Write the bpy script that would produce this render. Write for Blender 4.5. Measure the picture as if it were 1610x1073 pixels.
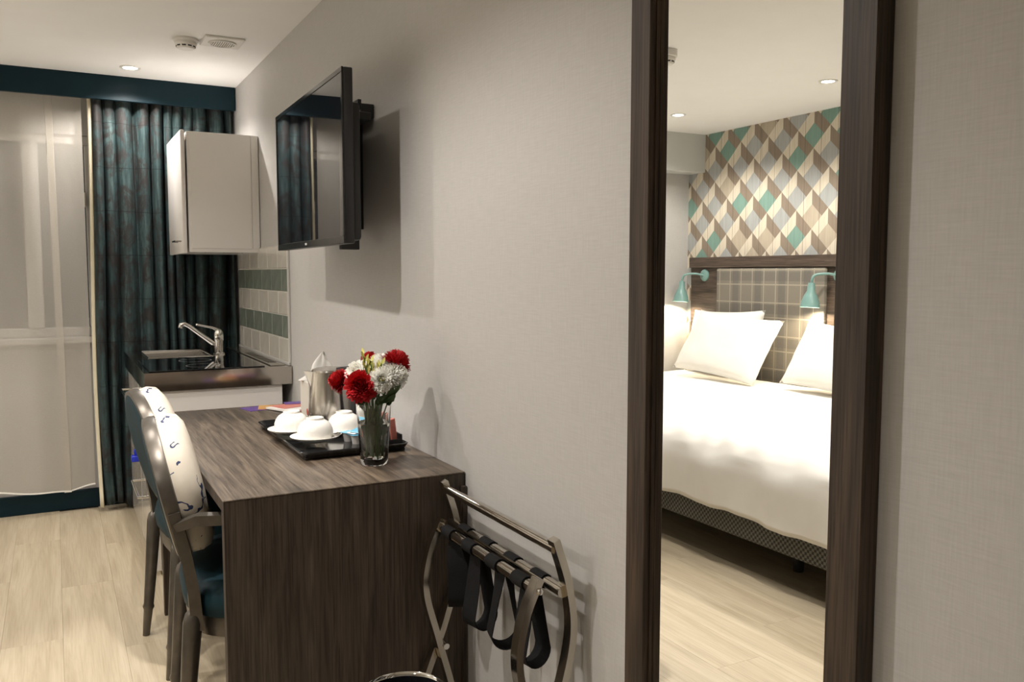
import bpy, bmesh, math, random
from mathutils import Vector, Matrix, noise

random.seed(7)
for o in list(bpy.data.objects):
    bpy.data.objects.remove(o, do_unlink=True)
COL = bpy.context.scene.collection
SC = bpy.context.scene

# ------------------------------------------------------------------ camera, world, exposure
F_PX = 1336.0
CAM = Vector((-0.943, 0.0, 1.30))
YAW = math.radians(28.3)
PITCH = math.atan((536.5 - 430.0) / F_PX)
cam_data = bpy.data.cameras.new('camera')
cam_data.sensor_width = 36.0
cam_data.lens = F_PX / 1610.0 * 36.0
cam_data.clip_start = 0.02
camera = bpy.data.objects.new('camera', cam_data)
COL.objects.link(camera)
camera.location = CAM
camera.rotation_euler = (math.pi / 2 - PITCH, 0.0, -YAW)
SC.camera = camera

world = bpy.data.worlds.new('night_sky')
SC.world = world
world.use_nodes = True
world.node_tree.nodes['Background'].inputs[0].default_value = (0.16, 0.15, 0.14, 1)
world.node_tree.nodes['Background'].inputs[1].default_value = 0.12

SC.view_settings.view_transform = 'Standard'
SC.view_settings.look = 'None'
SC.view_settings.gamma = 1.0
SC.view_settings.use_curve_mapping = False
SC.view_settings.exposure = 1.14

WARM = (1.0, 0.94, 0.88)
H = 2.34          # ceiling height
XL = -3.45        # wall behind the beds
YF = 5.22         # window wall
YB = -1.6         # wall behind the camera

# ------------------------------------------------------------------ materials
def nodes_of(m):
    m.use_nodes = True
    return m.node_tree.nodes, m.node_tree.links

def mat(name, col, rough=0.5, metal=0.0, spec=0.5, **kw):
    m = bpy.data.materials.new(name)
    n, l = nodes_of(m)
    b = n['Principled BSDF']
    b.inputs['Base Color'].default_value = (*col, 1)
    b.inputs['Roughness'].default_value = rough
    b.inputs['Metallic'].default_value = metal
    b.inputs['Specular IOR Level'].default_value = spec
    for k, v in kw.items():
        b.inputs[k.replace('_', ' ')].default_value = v
    return m

def coords(n, l, scale=(1, 1, 1), kind='Object', rot=(0, 0, 0)):
    tc = n.new('ShaderNodeTexCoord')
    mp = n.new('ShaderNodeMapping')
    mp.inputs['Scale'].default_value = scale
    mp.inputs['Rotation'].default_value = rot
    l.new(tc.outputs[kind], mp.inputs['Vector'])
    return mp.outputs['Vector']

def noise_node(n, l, vec, scale=5, detail=4, rough=0.6, dist=0.0):
    t = n.new('ShaderNodeTexNoise')
    t.inputs['Scale'].default_value = scale
    t.inputs['Detail'].default_value = detail
    t.inputs['Roughness'].default_value = rough
    t.inputs['Distortion'].default_value = dist
    l.new(vec, t.inputs['Vector'])
    return t.outputs['Fac']

def ramp(n, l, fac, stops):
    r = n.new('ShaderNodeValToRGB')
    e = r.color_ramp.elements
    while len(e) < len(stops):
        e.new(0.5)
    for i, (p, c) in enumerate(stops):
        e[i].position = p
        e[i].color = (*c, 1) if len(c) == 3 else c
    l.new(fac, r.inputs['Fac'])
    return r.outputs['Color']

def math_(n, l, op, a, b=None, c=None):
    m = n.new('ShaderNodeMath')
    m.operation = op
    for i, v in enumerate((a, b, c)):
        if v is None:
            continue
        if isinstance(v, (int, float)):
            m.inputs[i].default_value = v
        else:
            l.new(v, m.inputs[i])
    return m.outputs[0]

def mixc(n, l, fac, a, b, mode='MIX'):
    m = n.new('ShaderNodeMix')
    m.data_type = 'RGBA'
    m.blend_type = mode
    for sock, v in ((m.inputs[0], fac), (m.inputs[6], a), (m.inputs[7], b)):
        if isinstance(v, (int, float)):
            sock.default_value = v
        elif isinstance(v, tuple):
            sock.default_value = (*v, 1) if len(v) == 3 else v
        else:
            l.new(v, sock)
    return m.outputs[2]

def bump(n, l, h, bsdf, strength=0.2, dist=0.01):
    b = n.new('ShaderNodeBump')
    b.inputs['Strength'].default_value = strength
    b.inputs['Distance'].default_value = dist
    l.new(h, b.inputs['Height'])
    l.new(b.outputs[0], bsdf.inputs['Normal'])

def noisy(name, c1, c2, scale=(20, 20, 20), rough=0.6, bmp=0.0, detail=4, metal=0.0, spec=0.5, kind='Object', **kw):
    m = mat(name, c1, rough, metal, spec, **kw)
    n, l = nodes_of(m)
    b = n['Principled BSDF']
    v = coords(n, l, scale, kind)
    f = noise_node(n, l, v, 1.0, detail)
    l.new(ramp(n, l, f, [(0.3, c1), (0.7, c2)]), b.inputs['Base Color'])
    if bmp:
        bump(n, l, f, b, bmp, 0.003)
    return m

def wood(name, dark, mid, light, axis='y', strips=0.0, rough=0.45, fine=1.0, spec=0.4):
    m = mat(name, mid, rough, 0, spec)
    n, l = nodes_of(m)
    b = n['Principled BSDF']
    s = {'x': (1.6, 26, 26), 'y': (26, 1.6, 26), 'z': (26, 26, 1.6)}[axis]
    s2 = {'x': (12, 420, 420), 'y': (420, 12, 420), 'z': (420, 420, 12)}[axis]
    v = coords(n, l, s)
    g = noise_node(n, l, v, 1.0 * fine, 6, 0.62, 1.2)
    v2 = coords(n, l, s2)
    p = noise_node(n, l, v2, 0.6 * fine, 2, 0.5)
    c = ramp(n, l, g, [(0.28, dark), (0.5, mid), (0.72, light)])
    pc = ramp(n, l, p, [(0.36, (0.42, 0.40, 0.38)), (0.56, (1, 1, 1))])
    c = mixc(n, l, 0.85, c, pc, 'MULTIPLY')
    if strips:
        tc = n.new('ShaderNodeTexCoord')
        sx = n.new('ShaderNodeSeparateXYZ')
        l.new(tc.outputs['Object'], sx.inputs[0])
        k = math_(n, l, 'FLOOR', math_(n, l, 'DIVIDE', sx.outputs[0 if axis == 'y' else 1], strips))
        w = n.new('ShaderNodeTexWhiteNoise')
        w.noise_dimensions = '1D'
        l.new(k, w.inputs['W'])
        sc = ramp(n, l, w.outputs['Value'], [(0, (0.72, 0.71, 0.70)), (1, (1.12, 1.10, 1.06))])
        c = mixc(n, l, 1.0, c, sc, 'MULTIPLY')
    l.new(c, b.inputs['Base Color'])
    bump(n, l, p, b, 0.25, 0.001)
    return m

M = {}
# wall covering: warm grey linen-textured vinyl
m = mat('wall_linen', (0.50, 0.48, 0.45), 0.55, 0, 0.3)
n, l = nodes_of(m)
b = n['Principled BSDF']
fv = noise_node(n, l, coords(n, l, (300, 300, 18)), 1.0, 2)
fh = noise_node(n, l, coords(n, l, (18, 18, 300)), 1.0, 2)
fs = math_(n, l, 'ADD', fv, fh)
l.new(ramp(n, l, math_(n, l, 'MULTIPLY', fs, 0.5), [(0.35, (0.475, 0.462, 0.445)), (0.65, (0.53, 0.517, 0.50))]), b.inputs['Base Color'])
bump(n, l, fs, b, 0.12, 0.001)
M['wall'] = m
M['ceiling'] = noisy('ceiling_paint', (0.87, 0.865, 0.85), (0.89, 0.885, 0.87), (6, 6, 6), 0.7, 0.02)
M['wall_plain'] = noisy('pale_grey_paint', (0.55, 0.56, 0.54), (0.57, 0.58, 0.56), (6, 6, 6), 0.6, 0.02)
M['teal_paint'] = noisy('teal_gloss_paint', (0.004, 0.017, 0.025), (0.005, 0.021, 0.030), (8, 8, 8), 0.45, spec=0.18)
M['white_paint'] = noisy('white_gloss_paint', (0.53, 0.515, 0.49), (0.56, 0.545, 0.52), (8, 8, 8), 0.3)
M['cab_white'] = noisy('white_cabinet_lacquer', (0.83, 0.80, 0.77), (0.85, 0.82, 0.79), (5, 5, 5), 0.25)
M['cab_gloss'] = noisy('cream_gloss_front', (0.62, 0.58, 0.52), (0.65, 0.61, 0.55), (5, 5, 5), 0.04, spec=0.9)
M['subfloor'] = noisy('subfloor_dark', (0.10, 0.08, 0.06), (0.14, 0.11, 0.08), (8, 8, 8), 0.8)
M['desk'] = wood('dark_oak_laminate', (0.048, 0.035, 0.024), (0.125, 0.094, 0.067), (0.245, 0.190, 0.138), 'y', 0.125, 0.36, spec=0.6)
M['desk_v_shaded'] = wood('dark_oak_laminate_upright_shaded', (0.036, 0.026, 0.019), (0.068, 0.050, 0.038), (0.115, 0.088, 0.068), 'z', 0.0, 0.5)  # same oak as the desktop, darkened so the shade sits in the colour
M['frame_wood'] = wood('mirror_frame_oak', (0.024, 0.015, 0.010), (0.052, 0.034, 0.023), (0.100, 0.066, 0.043), 'z', 0.0, 0.45)
M['frame_wood_h'] = wood('mirror_frame_oak_cross', (0.024, 0.015, 0.010), (0.052, 0.034, 0.023), (0.100, 0.066, 0.043), 'y', 0.0, 0.45)
M['head_wood'] = wood('headboard_oak', (0.050, 0.036, 0.027), (0.092, 0.067, 0.050), (0.14, 0.105, 0.08), 'y', 0.0, 0.5)
M['mirror'] = mat('mirror_silver', (0.93, 0.935, 0.92), 0.0, 1.0)
M['chrome'] = mat('polished_chrome', (0.80, 0.79, 0.77), 0.08, 1.0)
M['steel'] = noisy('brushed_steel', (0.52, 0.49, 0.45), (0.60, 0.57, 0.53), (3, 160, 3), 0.22, 0.0, 2, 1.0)
M['steel_top'] = noisy('polished_sink_steel', (0.50, 0.47, 0.43), (0.56, 0.53, 0.49), (3, 90, 3), 0.10, 0.0, 2, 1.0)
M['nickel'] = noisy('satin_nickel', (0.50, 0.46, 0.40), (0.58, 0.54, 0.47), (30, 30, 3), 0.16, 0.0, 2, 1.0)
M['black'] = noisy('black_plastic', (0.010, 0.010, 0.011), (0.016, 0.016, 0.017), (20, 20, 20), 0.4)
M['black_gloss'] = noisy('gloss_black', (0.008, 0.008, 0.009), (0.011, 0.011, 0.012), (20, 20, 20), 0.12)
M['screen'] = mat('tv_screen_glass', (0.006, 0.006, 0.008), 0.015, 0, 0.9)
M['hob_glass'] = mat('black_hob_glass', (0.006, 0.007, 0.008), 0.03, 0, 0.9)
M['web'] = noisy('black_webbing', (0.005, 0.005, 0.0055), (0.011, 0.0105, 0.011), (300, 300, 300), 0.8, 0.2, spec=0.2)
M['porcelain'] = mat('white_porcelain', (0.80, 0.78, 0.73), 0.12, 0, 0.5)
M['lamp_trim'] = mat('white_downlight_trim', (0.78, 0.76, 0.72), 0.4)
M['plastic_w'] = noisy('white_plastic', (0.72, 0.70, 0.66), (0.75, 0.73, 0.69), (9, 9, 9), 0.4)
M['lining'] = noisy('cream_curtain_lining', (0.68, 0.62, 0.46), (0.74, 0.68, 0.52), (40, 40, 8), 0.8)
M['teal_metal'] = noisy('sage_teal_enamel', (0.16, 0.29, 0.27), (0.19, 0.33, 0.30), (9, 9, 9), 0.3)
M['linen_w'] = noisy('white_bed_linen', (0.80, 0.78, 0.73), (0.83, 0.81, 0.76), (14, 14, 14), 0.75, 0.0)
M['linen_w'].node_tree.nodes['Principled BSDF'].inputs['Sheen Weight'].default_value = 0.1
M['mattress'] = noisy('mattress_ticking', (0.35, 0.33, 0.30), (0.42, 0.40, 0.36), (60, 60, 60), 0.8)
M['velvet'] = noisy('teal_velvet', (0.003, 0.019, 0.028), (0.006, 0.030, 0.040), (16, 16, 16), 0.65, spec=0.25)
M['chair_paint'] = noisy('bronze_silver_paint', (0.088, 0.077, 0.064), (0.125, 0.110, 0.092), (22, 22, 22), 0.33, 0.0, 3, 0.6)
M['grout'] = noisy('tile_grout', (0.74, 0.71, 0.66), (0.80, 0.77, 0.72), (30, 30, 30), 0.8)
M['tile_w'] = noisy('white_glazed_tile', (0.60, 0.57, 0.51), (0.66, 0.63, 0.57), (14, 14, 14), 0.12)
M['tile_g'] = noisy('grey_green_glazed_tile', (0.185, 0.215, 0.18), (0.245, 0.275, 0.235), (14, 14, 14), 0.1)
M['red_petal'] = noisy('crimson_petal', (0.36, 0.004, 0.008), (0.55, 0.012, 0.016), (60, 60, 60), 0.55)
M['white_petal'] = noisy('white_petal', (0.92, 0.91, 0.84), (0.95, 0.945, 0.91), (40, 40, 40), 0.6)
M['yellow_green'] = noisy('yellow_green_bud', (0.36, 0.36, 0.07), (0.55, 0.50, 0.14), (50, 50, 50), 0.5)
M['leaf'] = noisy('dark_green_leaf', (0.018, 0.045, 0.012), (0.035, 0.075, 0.022), (50, 50, 50), 0.4)
M['stem'] = noisy('green_stem', (0.04, 0.085, 0.02), (0.08, 0.13, 0.035), (30, 30, 30), 0.5)
M['paper_w'] = noisy('white_paper', (0.80, 0.78, 0.74), (0.84, 0.82, 0.78), (20, 20, 20), 0.75)
M['purple'] = noisy('purple_print', (0.10, 0.045, 0.27), (0.14, 0.07, 0.33), (12, 12, 12), 0.35)
M['orange'] = noisy('orange_print', (0.62, 0.30, 0.08), (0.70, 0.42, 0.16), (12, 12, 12), 0.35)
M['pink'] = noisy('pink_print', (0.62, 0.16, 0.13), (0.72, 0.30, 0.24), (14, 14, 14), 0.4)
M['blue_print'] = noisy('sky_blue_print', (0.10, 0.38, 0.58), (0.20, 0.50, 0.68), (30, 30, 30), 0.4)
M['blue_plastic'] = mat('royal_blue_plastic', (0.012, 0.03, 0.45), 0.25)
M['water'] = mat('vase_water', (0.95, 0.98, 0.95), 0.0, 0, 0.5, Transmission_Weight=1.0, IOR=1.33)
M['glass'] = mat('clear_glass', (0.97, 0.98, 0.97), 0.0, 0, 0.5, Transmission_Weight=1.0, IOR=1.48)
M['dark_slot'] = mat('dark_slot', (0.006, 0.006, 0.006), 0.8)
M['bin_liner'] = mat('bin_inner_black', (0.012, 0.012, 0.014), 0.25)

# floor planks: pale oak laminate, tone differs from plank to plank
m = wood('pale_oak_laminate', (0.43, 0.355, 0.25), (0.53, 0.45, 0.325), (0.60, 0.52, 0.39), 'y', 0.0, 0.42, 0.7)
n, l = nodes_of(m)
b = n['Principled BSDF']
src = b.inputs['Base Color'].links[0].from_socket
oi = n.new('ShaderNodeObjectInfo')
c = mixc(n, l, 1.0, src, ramp(n, l, oi.outputs['Random'], [(0, (0.95, 0.95, 0.95)), (1, (1.03, 1.03, 1.02))]), 'MULTIPLY')
l.new(c, b.inputs['Base Color'])
for nd in n:
    if nd.type == 'VALTORGB' and abs(nd.color_ramp.elements[0].position - 0.36) < 1e-3:
        nd.color_ramp.elements[0].color = (0.90, 0.88, 0.85, 1)
for nd in n:
    if nd.type == 'BUMP':
        nd.inputs['Strength'].default_value = 0.08
M['plank'] = m

# downlight lens
m = bpy.data.materials.new('lit_lamp_lens')
n, l = nodes_of(m)
n.remove(n['Principled BSDF'])
e = n.new('ShaderNodeEmission')
e.inputs[0].default_value = (1, 0.93, 0.82, 1)
e.inputs[1].default_value = 14
l.new(e.outputs[0], n['Material Output'].inputs[0])
M['lens'] = m
m = bpy.data.materials.new('lit_reading_bulb')
n, l = nodes_of(m)
n.remove(n['Principled BSDF'])
e = n.new('ShaderNodeEmission')
e.inputs[0].default_value = (1, 0.86, 0.66, 1)
e.inputs[1].default_value = 30
l.new(e.outputs[0], n['Material Output'].inputs[0])
M['bulb'] = m

# sheer voile
m = bpy.data.materials.new('sheer_voile')
n, l = nodes_of(m)
n.remove(n['Principled BSDF'])
tr = n.new('ShaderNodeBsdfTransparent')
df = n.new('ShaderNodeBsdfDiffuse')
tl = n.new('ShaderNodeBsdfTranslucent')
wv = noise_node(n, l, coords(n, l, (500, 500, 500)), 1.0, 1)
cc = ramp(n, l, wv, [(0.3, (0.66, 0.62, 0.55)), (0.7, (0.75, 0.71, 0.64))])
l.new(cc, df.inputs[0])
l.new(cc, tl.inputs[0])
mx = n.new('ShaderNodeMixShader'); mx.inputs[0].default_value = 0.3
l.new(df.outputs[0], mx.inputs[1]); l.new(tl.outputs[0], mx.inputs[2])
mx2 = n.new('ShaderNodeMixShader'); mx2.inputs[0].default_value = 0.52
l.new(tr.outputs[0], mx2.inputs[1]); l.new(mx.outputs[0], mx2.inputs[2])
l.new(mx2.outputs[0], n['Material Output'].inputs[0])
M['sheer'] = m

# teal distressed-plank print curtain
m = mat('teal_print_curtain', (0.05, 0.12, 0.12), 0.7, 0, 0.3)
n, l = nodes_of(m)
b = n['Principled BSDF']
g = noise_node(n, l, coords(n, l, (60, 60, 5)), 1.0, 6, 0.7)
c = ramp(n, l, g, [(0.30, (0.009, 0.017, 0.018)), (0.5, (0.026, 0.050, 0.052)), (0.72, (0.075, 0.112, 0.110))])
bl = noise_node(n, l, coords(n, l, (11, 11, 7)), 1.0, 6, 0.75, 0.6)
c = mixc(n, l, ramp(n, l, bl, [(0.46, (0, 0, 0)), (0.58, (0.85, 0.85, 0.85))]), c, (0.024, 0.017, 0.016))
tc = n.new('ShaderNodeTexCoord'); sx = n.new('ShaderNodeSeparateXYZ'); l.new(tc.outputs['Object'], sx.inputs[0])
wob = noise_node(n, l, coords(n, l, (5, 5, 5)), 1.0, 2)
zz = math_(n, l, 'ADD', sx.outputs[2], math_(n, l, 'MULTIPLY', wob, 0.03))
fr = math_(n, l, 'FRACT', math_(n, l, 'DIVIDE', zz, 0.235))
ln = math_(n, l, 'LESS_THAN', fr, 0.02)
c = mixc(n, l, math_(n, l, 'MULTIPLY', ln, 0.6), c, (0.008, 0.010, 0.010))
l.new(c, b.inputs['Base Color'])
M['curtain'] = m

# toile fabric: cream with navy branches
m = mat('cream_toile', (0.66, 0.60, 0.50), 0.7, 0, 0.3)
n, l = nodes_of(m)
b = n['Principled BSDF']
v = coords(n, l, (1, 1, 1))
v1 = n.new('ShaderNodeTexVoronoi'); v1.feature = 'DISTANCE_TO_EDGE'; v1.inputs['Scale'].default_value = 6.0
vd = n.new('ShaderNodeTexNoise'); vd.inputs['Scale'].default_value = 22; l.new(v, vd.inputs['Vector'])
vm = mixc(n, l, 0.10, v, vd.outputs['Color'])
l.new(vm, v1.inputs['Vector'])
edge = math_(n, l, 'LESS_THAN', v1.outputs['Distance'], 0.017)
msk = math_(n, l, 'GREATER_THAN', noise_node(n, l, v, 13.0, 2), 0.51)
br = math_(n, l, 'MULTIPLY', edge, msk)
sp = math_(n, l, 'GREATER_THAN', noise_node(n, l, v, 60.0, 2), 0.70)
msk2 = math_(n, l, 'GREATER_THAN', noise_node(n, l, v, 6.0, 1), 0.52)
br = math_(n, l, 'MAXIMUM', br, math_(n, l, 'MULTIPLY', sp, msk2))
base = ramp(n, l, noise_node(n, l, v, 12, 3), [(0.3, (0.60, 0.54, 0.45)), (0.7, (0.68, 0.63, 0.54))])
l.new(mixc(n, l, br, base, (0.030, 0.045, 0.11)), b.inputs['Base Color'])
M['toile'] = m

# wallpaper: woven-plank rhombus print
APEX_Y, APEX_Z, AW, AH = 4.392, 2.241, 0.133, 0.1305
m = mat('rhombus_wallpaper', (0.5, 0.45, 0.38), 0.65, 0, 0.3)
n, l = nodes_of(m)
b = n['Principled BSDF']
tc = n.new('ShaderNodeTexCoord'); sx = n.new('ShaderNodeSeparateXYZ'); l.new(tc.outputs['Object'], sx.inputs[0])
p = math_(n, l, 'DIVIDE', math_(n, l, 'SUBTRACT', APEX_Y, sx.outputs[1]), AW)
q = math_(n, l, 'DIVIDE', math_(n, l, 'SUBTRACT', sx.outputs[2], APEX_Z), AH)
s_ = math_(n, l, 'MULTIPLY', math_(n, l, 'ADD', p, q), 0.5)
t_ = math_(n, l, 'MULTIPLY', math_(n, l, 'SUBTRACT', q, p), 0.5)
fs_, ft_ = math_(n, l, 'FRACT', s_), math_(n, l, 'FRACT', t_)
is_, it_ = math_(n, l, 'FLOOR', s_), math_(n, l, 'FLOOR', t_)
small = math_(n, l, 'MULTIPLY', math_(n, l, 'LESS_THAN', fs_, 0.62), math_(n, l, 'LESS_THAN', ft_, 0.62))
left = math_(n, l, 'GREATER_THAN', ft_, fs_)
cv = n.new('ShaderNodeCombineXYZ'); l.new(is_, cv.inputs[0]); l.new(it_, cv.inputs[1])
wn = n.new('ShaderNodeTexWhiteNoise'); wn.noise_dimensions = '2D'; l.new(cv.outputs[0], wn.inputs['Vector'])
dc = n.new('ShaderNodeValToRGB'); dc.color_ramp.interpolation = 'CONSTANT'
els = dc.color_ramp.elements
els.new(0.5)
for i, (pp, colr) in enumerate([(0, (0.20, 0.33, 0.28)), (0.33, (0.38, 0.395, 0.385)), (0.70, (0.46, 0.40, 0.31))]):
    els[i].position = pp; els[i].color = (*colr, 1)
l.new(wn.outputs['Value'], dc.inputs['Fac'])
chev = mixc(n, l, left, (0.265, 0.215, 0.165), (0.66, 0.60, 0.485))
c = mixc(n, l, small, chev, dc.outputs[0])
grain = ramp(n, l, noise_node(n, l, coords(n, l, (90, 90, 5)), 1.0, 4), [(0.3, (0.86, 0.85, 0.84)), (0.7, (1.06, 1.06, 1.06))])
c = mixc(n, l, 1.0, c, grain, 'MULTIPLY')
gl = math_(n, l, 'LESS_THAN', math_(n, l, 'FRACT', math_(n, l, 'ADD', math_(n, l, 'MULTIPLY', p, 1.0), 0.55)), 0.035)
c = mixc(n, l, math_(n, l, 'MULTIPLY', gl, 0.55), c, (0.10, 0.08, 0.06))
l.new(c, b.inputs['Base Color'])
M['wallpaper'] = m

# tartan headboard fabric
m = mat('tartan_fabric', (0.2, 0.18, 0.15), 0.8, 0, 0.2)
n, l = nodes_of(m)
b = n['Principled BSDF']
tc = n.new('ShaderNodeTexCoord'); sx = n.new('ShaderNodeSeparateXYZ'); l.new(tc.outputs['Object'], sx.inputs[0])
def stripes(sock, period, spots):
    fr = math_(n, l, 'FRACT', math_(n, l, 'DIVIDE', sock, period))
    tot = None
    for a, w in spots:
        k = math_(n, l, 'LESS_THAN', math_(n, l, 'ABSOLUTE', math_(n, l, 'SUBTRACT', fr, a)), w)
        tot = k if tot is None else math_(n, l, 'MAXIMUM', tot, k)
    return tot
dk = stripes(sx.outputs[1], 0.22, [(0.35, 0.14)])
dz = stripes(sx.outputs[2], 0.225, [(0.35, 0.14)])
lt = math_(n, l, 'MAXIMUM', stripes(sx.outputs[1], 0.22, [(0.10, 0.018), (0.60, 0.018)]), stripes(sx.outputs[2], 0.225, [(0.10, 0.018), (0.55, 0.018)]))
c = mixc(n, l, math_(n, l, 'MULTIPLY', dk, 0.45), (0.215, 0.195, 0.16), (0.11, 0.105, 0.10))
c = mixc(n, l, math_(n, l, 'MULTIPLY', dz, 0.45), c, (0.12, 0.11, 0.10))
c = mixc(n, l, math_(n, l, 'MULTIPLY', lt, 0.55), c, (0.44, 0.40, 0.31))
wv = ramp(n, l, noise_node(n, l, coords(n, l, (260, 260, 260)), 1.0, 2), [(0.3, (0.8, 0.8, 0.8)), (0.7, (1.1, 1.1, 1.1))])
l.new(mixc(n, l, 1.0, c, wv, 'MULTIPLY'), b.inputs['Base Color'])
M['tartan'] = m

# small check of the bed bases
m = mat('small_check_fabric', (0.1, 0.1, 0.09), 0.85, 0, 0.2)
n, l = nodes_of(m)
b = n['Principled BSDF']
ck = n.new('ShaderNodeTexChecker'); ck.inputs['Scale'].default_value = 85
ck.inputs['Color1'].default_value = (0.17, 0.165, 0.14, 1); ck.inputs['Color2'].default_value = (0.045, 0.045, 0.045, 1)
mp = coords(n, l, (1, 1, 1)); ad = n.new('ShaderNodeVectorMath'); ad.operation = 'ADD'
ad.inputs[1].default_value = (0.0013, 0.0017, 0.0011)
l.new(mp, ad.inputs[0]); l.new(ad.outputs[0], ck.inputs['Vector'])
l.new(ck.outputs['Color'], b.inputs['Base Color'])
M['check'] = m

# tissue box print
m = mat('floral_box_print', (0.7, 0.66, 0.6), 0.5)
n, l = nodes_of(m)
b = n['Principled BSDF']
vo = n.new('ShaderNodeTexVoronoi'); vo.inputs['Scale'].default_value = 20
l.new(coords(n, l), vo.inputs['Vector'])
k1 = math_(n, l, 'LESS_THAN', vo.outputs['Distance'], 0.33)
k2 = math_(n, l, 'LESS_THAN', vo.outputs['Distance'], 0.14)
c = mixc(n, l, k1, (0.74, 0.70, 0.62), (0.55, 0.09, 0.07))
c = mixc(n, l, k2, c, (0.70, 0.45, 0.35))
l.new(c, b.inputs['Base Color'])
M['box_print'] = m

# ------------------------------------------------------------------ mesh tools
def BM():
    return bmesh.new()

def box(bm, x0, x1, y0, y1, z0, z1, bev=0.0, seg=1, rot=None):
    r = bmesh.ops.create_cube(bm, size=1.0)
    vs = r['verts']
    for v in vs:
        v.co = Vector(((x0 + x1) / 2 + v.co.x * (x1 - x0), (y0 + y1) / 2 + v.co.y * (y1 - y0), (z0 + z1) / 2 + v.co.z * (z1 - z0)))
    if rot is not None:
        bmesh.ops.transform(bm, matrix=rot, verts=vs)
    if bev > 0:
        es = list({e for v in vs for e in v.link_edges})
        bmesh.ops.bevel(bm, geom=es, offset=bev, segments=seg, affect='EDGES', profile=0.5)
    return bm

def frame_at(t):
    t = t.normalized()
    up = Vector((0, 0, 1)) if abs(t.z) < 0.95 else Vector((0, 1, 0))
    a = t.cross(up).normalized()
    return a, t.cross(a).normalized()

def tube(bm, pts, rad, seg=12, caps=True, closed=False, flat=None, ref=None):
    """sweep a circle (or a rectangle flat=(w,t), w along ref) along pts"""
    pts = [Vector(p) for p in pts]
    N = len(pts)
    rs = rad if isinstance(rad, (list, tuple)) else [rad] * N
    rings = []
    prev = None
    for i in range(N):
        if closed:
            t = pts[(i + 1) % N] - pts[i - 1]
        else:
            t = pts[min(i + 1, N - 1)] - pts[max(i - 1, 0)]
        t.normalize()
        if ref is not None:
            a = Vector(ref)
            a = (a - t * a.dot(t)).normalized()
            b_ = t.cross(a).normalized()
        else:
            if prev is None:
                a, b_ = frame_at(t)
            else:
                a = (prev - t * prev.dot(t)).normalized()
                b_ = t.cross(a).normalized()
            prev = a
        ring = []
        if flat:
            w, th = flat
            k = rs[i]
            for sx_, sy_ in ((-1, -1), (1, -1), (1, 1), (-1, 1)):
                ring.append(bm.verts.new(pts[i] + a * (sx_ * w / 2 * k) + b_ * (sy_ * th / 2 * k)))
        else:
            for j in range(seg):
                an = 2 * math.pi * j / seg
                ring.append(bm.verts.new(pts[i] + (a * math.cos(an) + b_ * math.sin(an)) * rs[i]))
        rings.append(ring)
    S = len(rings[0])
    for i in range(N if closed else N - 1):
        r0, r1 = rings[i], rings[(i + 1) % N]
        for j in range(S):
            bm.faces.new((r0[j], r0[(j + 1) % S], r1[(j + 1) % S], r1[j]))
    if caps and not closed:
        bm.faces.new(list(reversed(rings[0])))
        bm.faces.new(rings[-1])
    return bm

def cyl(bm, p0, p1, r0, r1=None, seg=16):
    return tube(bm, [p0, p1], [r0, r0 if r1 is None else r1], seg)

def lathe(bm, prof, c=(0, 0, 0), seg=32, mtx=None):
    c = Vector(c)
    rings = []
    for r, z in prof:
        if r < 1e-6:
            p_ = Vector((0, 0, z))
            rings.append([bm.verts.new((mtx @ p_ if mtx else p_) + c)])
        else:
            ring = []
            for j in range(seg):
                a = 2 * math.pi * j / seg
                p_ = Vector((r * math.cos(a), r * math.sin(a), z))
                ring.append(bm.verts.new((mtx @ p_ if mtx else p_) + c))
            rings.append(ring)
    for r0, r1 in zip(rings, rings[1:]):
        if len(r0) == 1 and len(r1) == 1:
            continue
        for j in range(seg):
            k = (j + 1) % seg
            if len(r0) == 1:
                bm.faces.new((r0[0], r1[k], r1[j]))
            elif len(r1) == 1:
                bm.faces.new((r0[j], r0[k], r1[0]))
            else:
                bm.faces.new((r0[j], r0[k], r1[k], r1[j]))
    return bm

def grid(bm, fn, nu, nv):
    vs = [[bm.verts.new(fn(i / nu, j / nv)) for j in range(nv + 1)] for i in range(nu + 1)]
    for i in range(nu):
        for j in range(nv):
            bm.faces.new((vs[i][j], vs[i + 1][j], vs[i + 1][j + 1], vs[i][j + 1]))
    return bm

def prism(bm, pts, z0, z1):
    """extrude a closed polygon [(x,y)] from z0 to z1"""
    a = [bm.verts.new((x, y, z0)) for x, y in pts]
    b_ = [bm.verts.new((x, y, z1)) for x, y in pts]
    N = len(pts)
    bm.faces.new(list(reversed(a)))
    bm.faces.new(b_)
    for i in range(N):
        j = (i + 1) % N
        bm.faces.new((a[i], a[j], b_[j], b_[i]))
    return bm

OFF = {}
def obj(name, bm, material, parent=None, smooth=None, loc=None, world=True):
    """bm in world coordinates unless world=False (then local to its thing)"""
    bmesh.ops.recalc_face_normals(bm, faces=bm.faces)
    off = Vector((0, 0, 0))
    if parent is not None and parent.name in OFF:
        off = OFF[parent.name] if world else Vector((0, 0, 0))
    elif loc is not None:
        off = Vector(loc)
    if off.length > 0:
        bmesh.ops.translate(bm, vec=-off, verts=bm.verts)
    me = bpy.data.meshes.new(name)
    bm.to_mesh(me)
    bm.free()
    me.materials.append(material)
    o = bpy.data.objects.new(name, me)
    COL.objects.link(o)
    if smooth is not None:
        for p_ in me.polygons:
            p_.use_smooth = True
        if smooth < 180:
            me.set_sharp_from_angle(angle=math.radians(smooth))
    if parent is not None:
        o.parent = parent
        if world and parent.name in OFF:
            OFF[o.name] = off
    else:
        if loc is not None:
            o.location = loc
            OFF[o.name] = off
    return o

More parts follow.
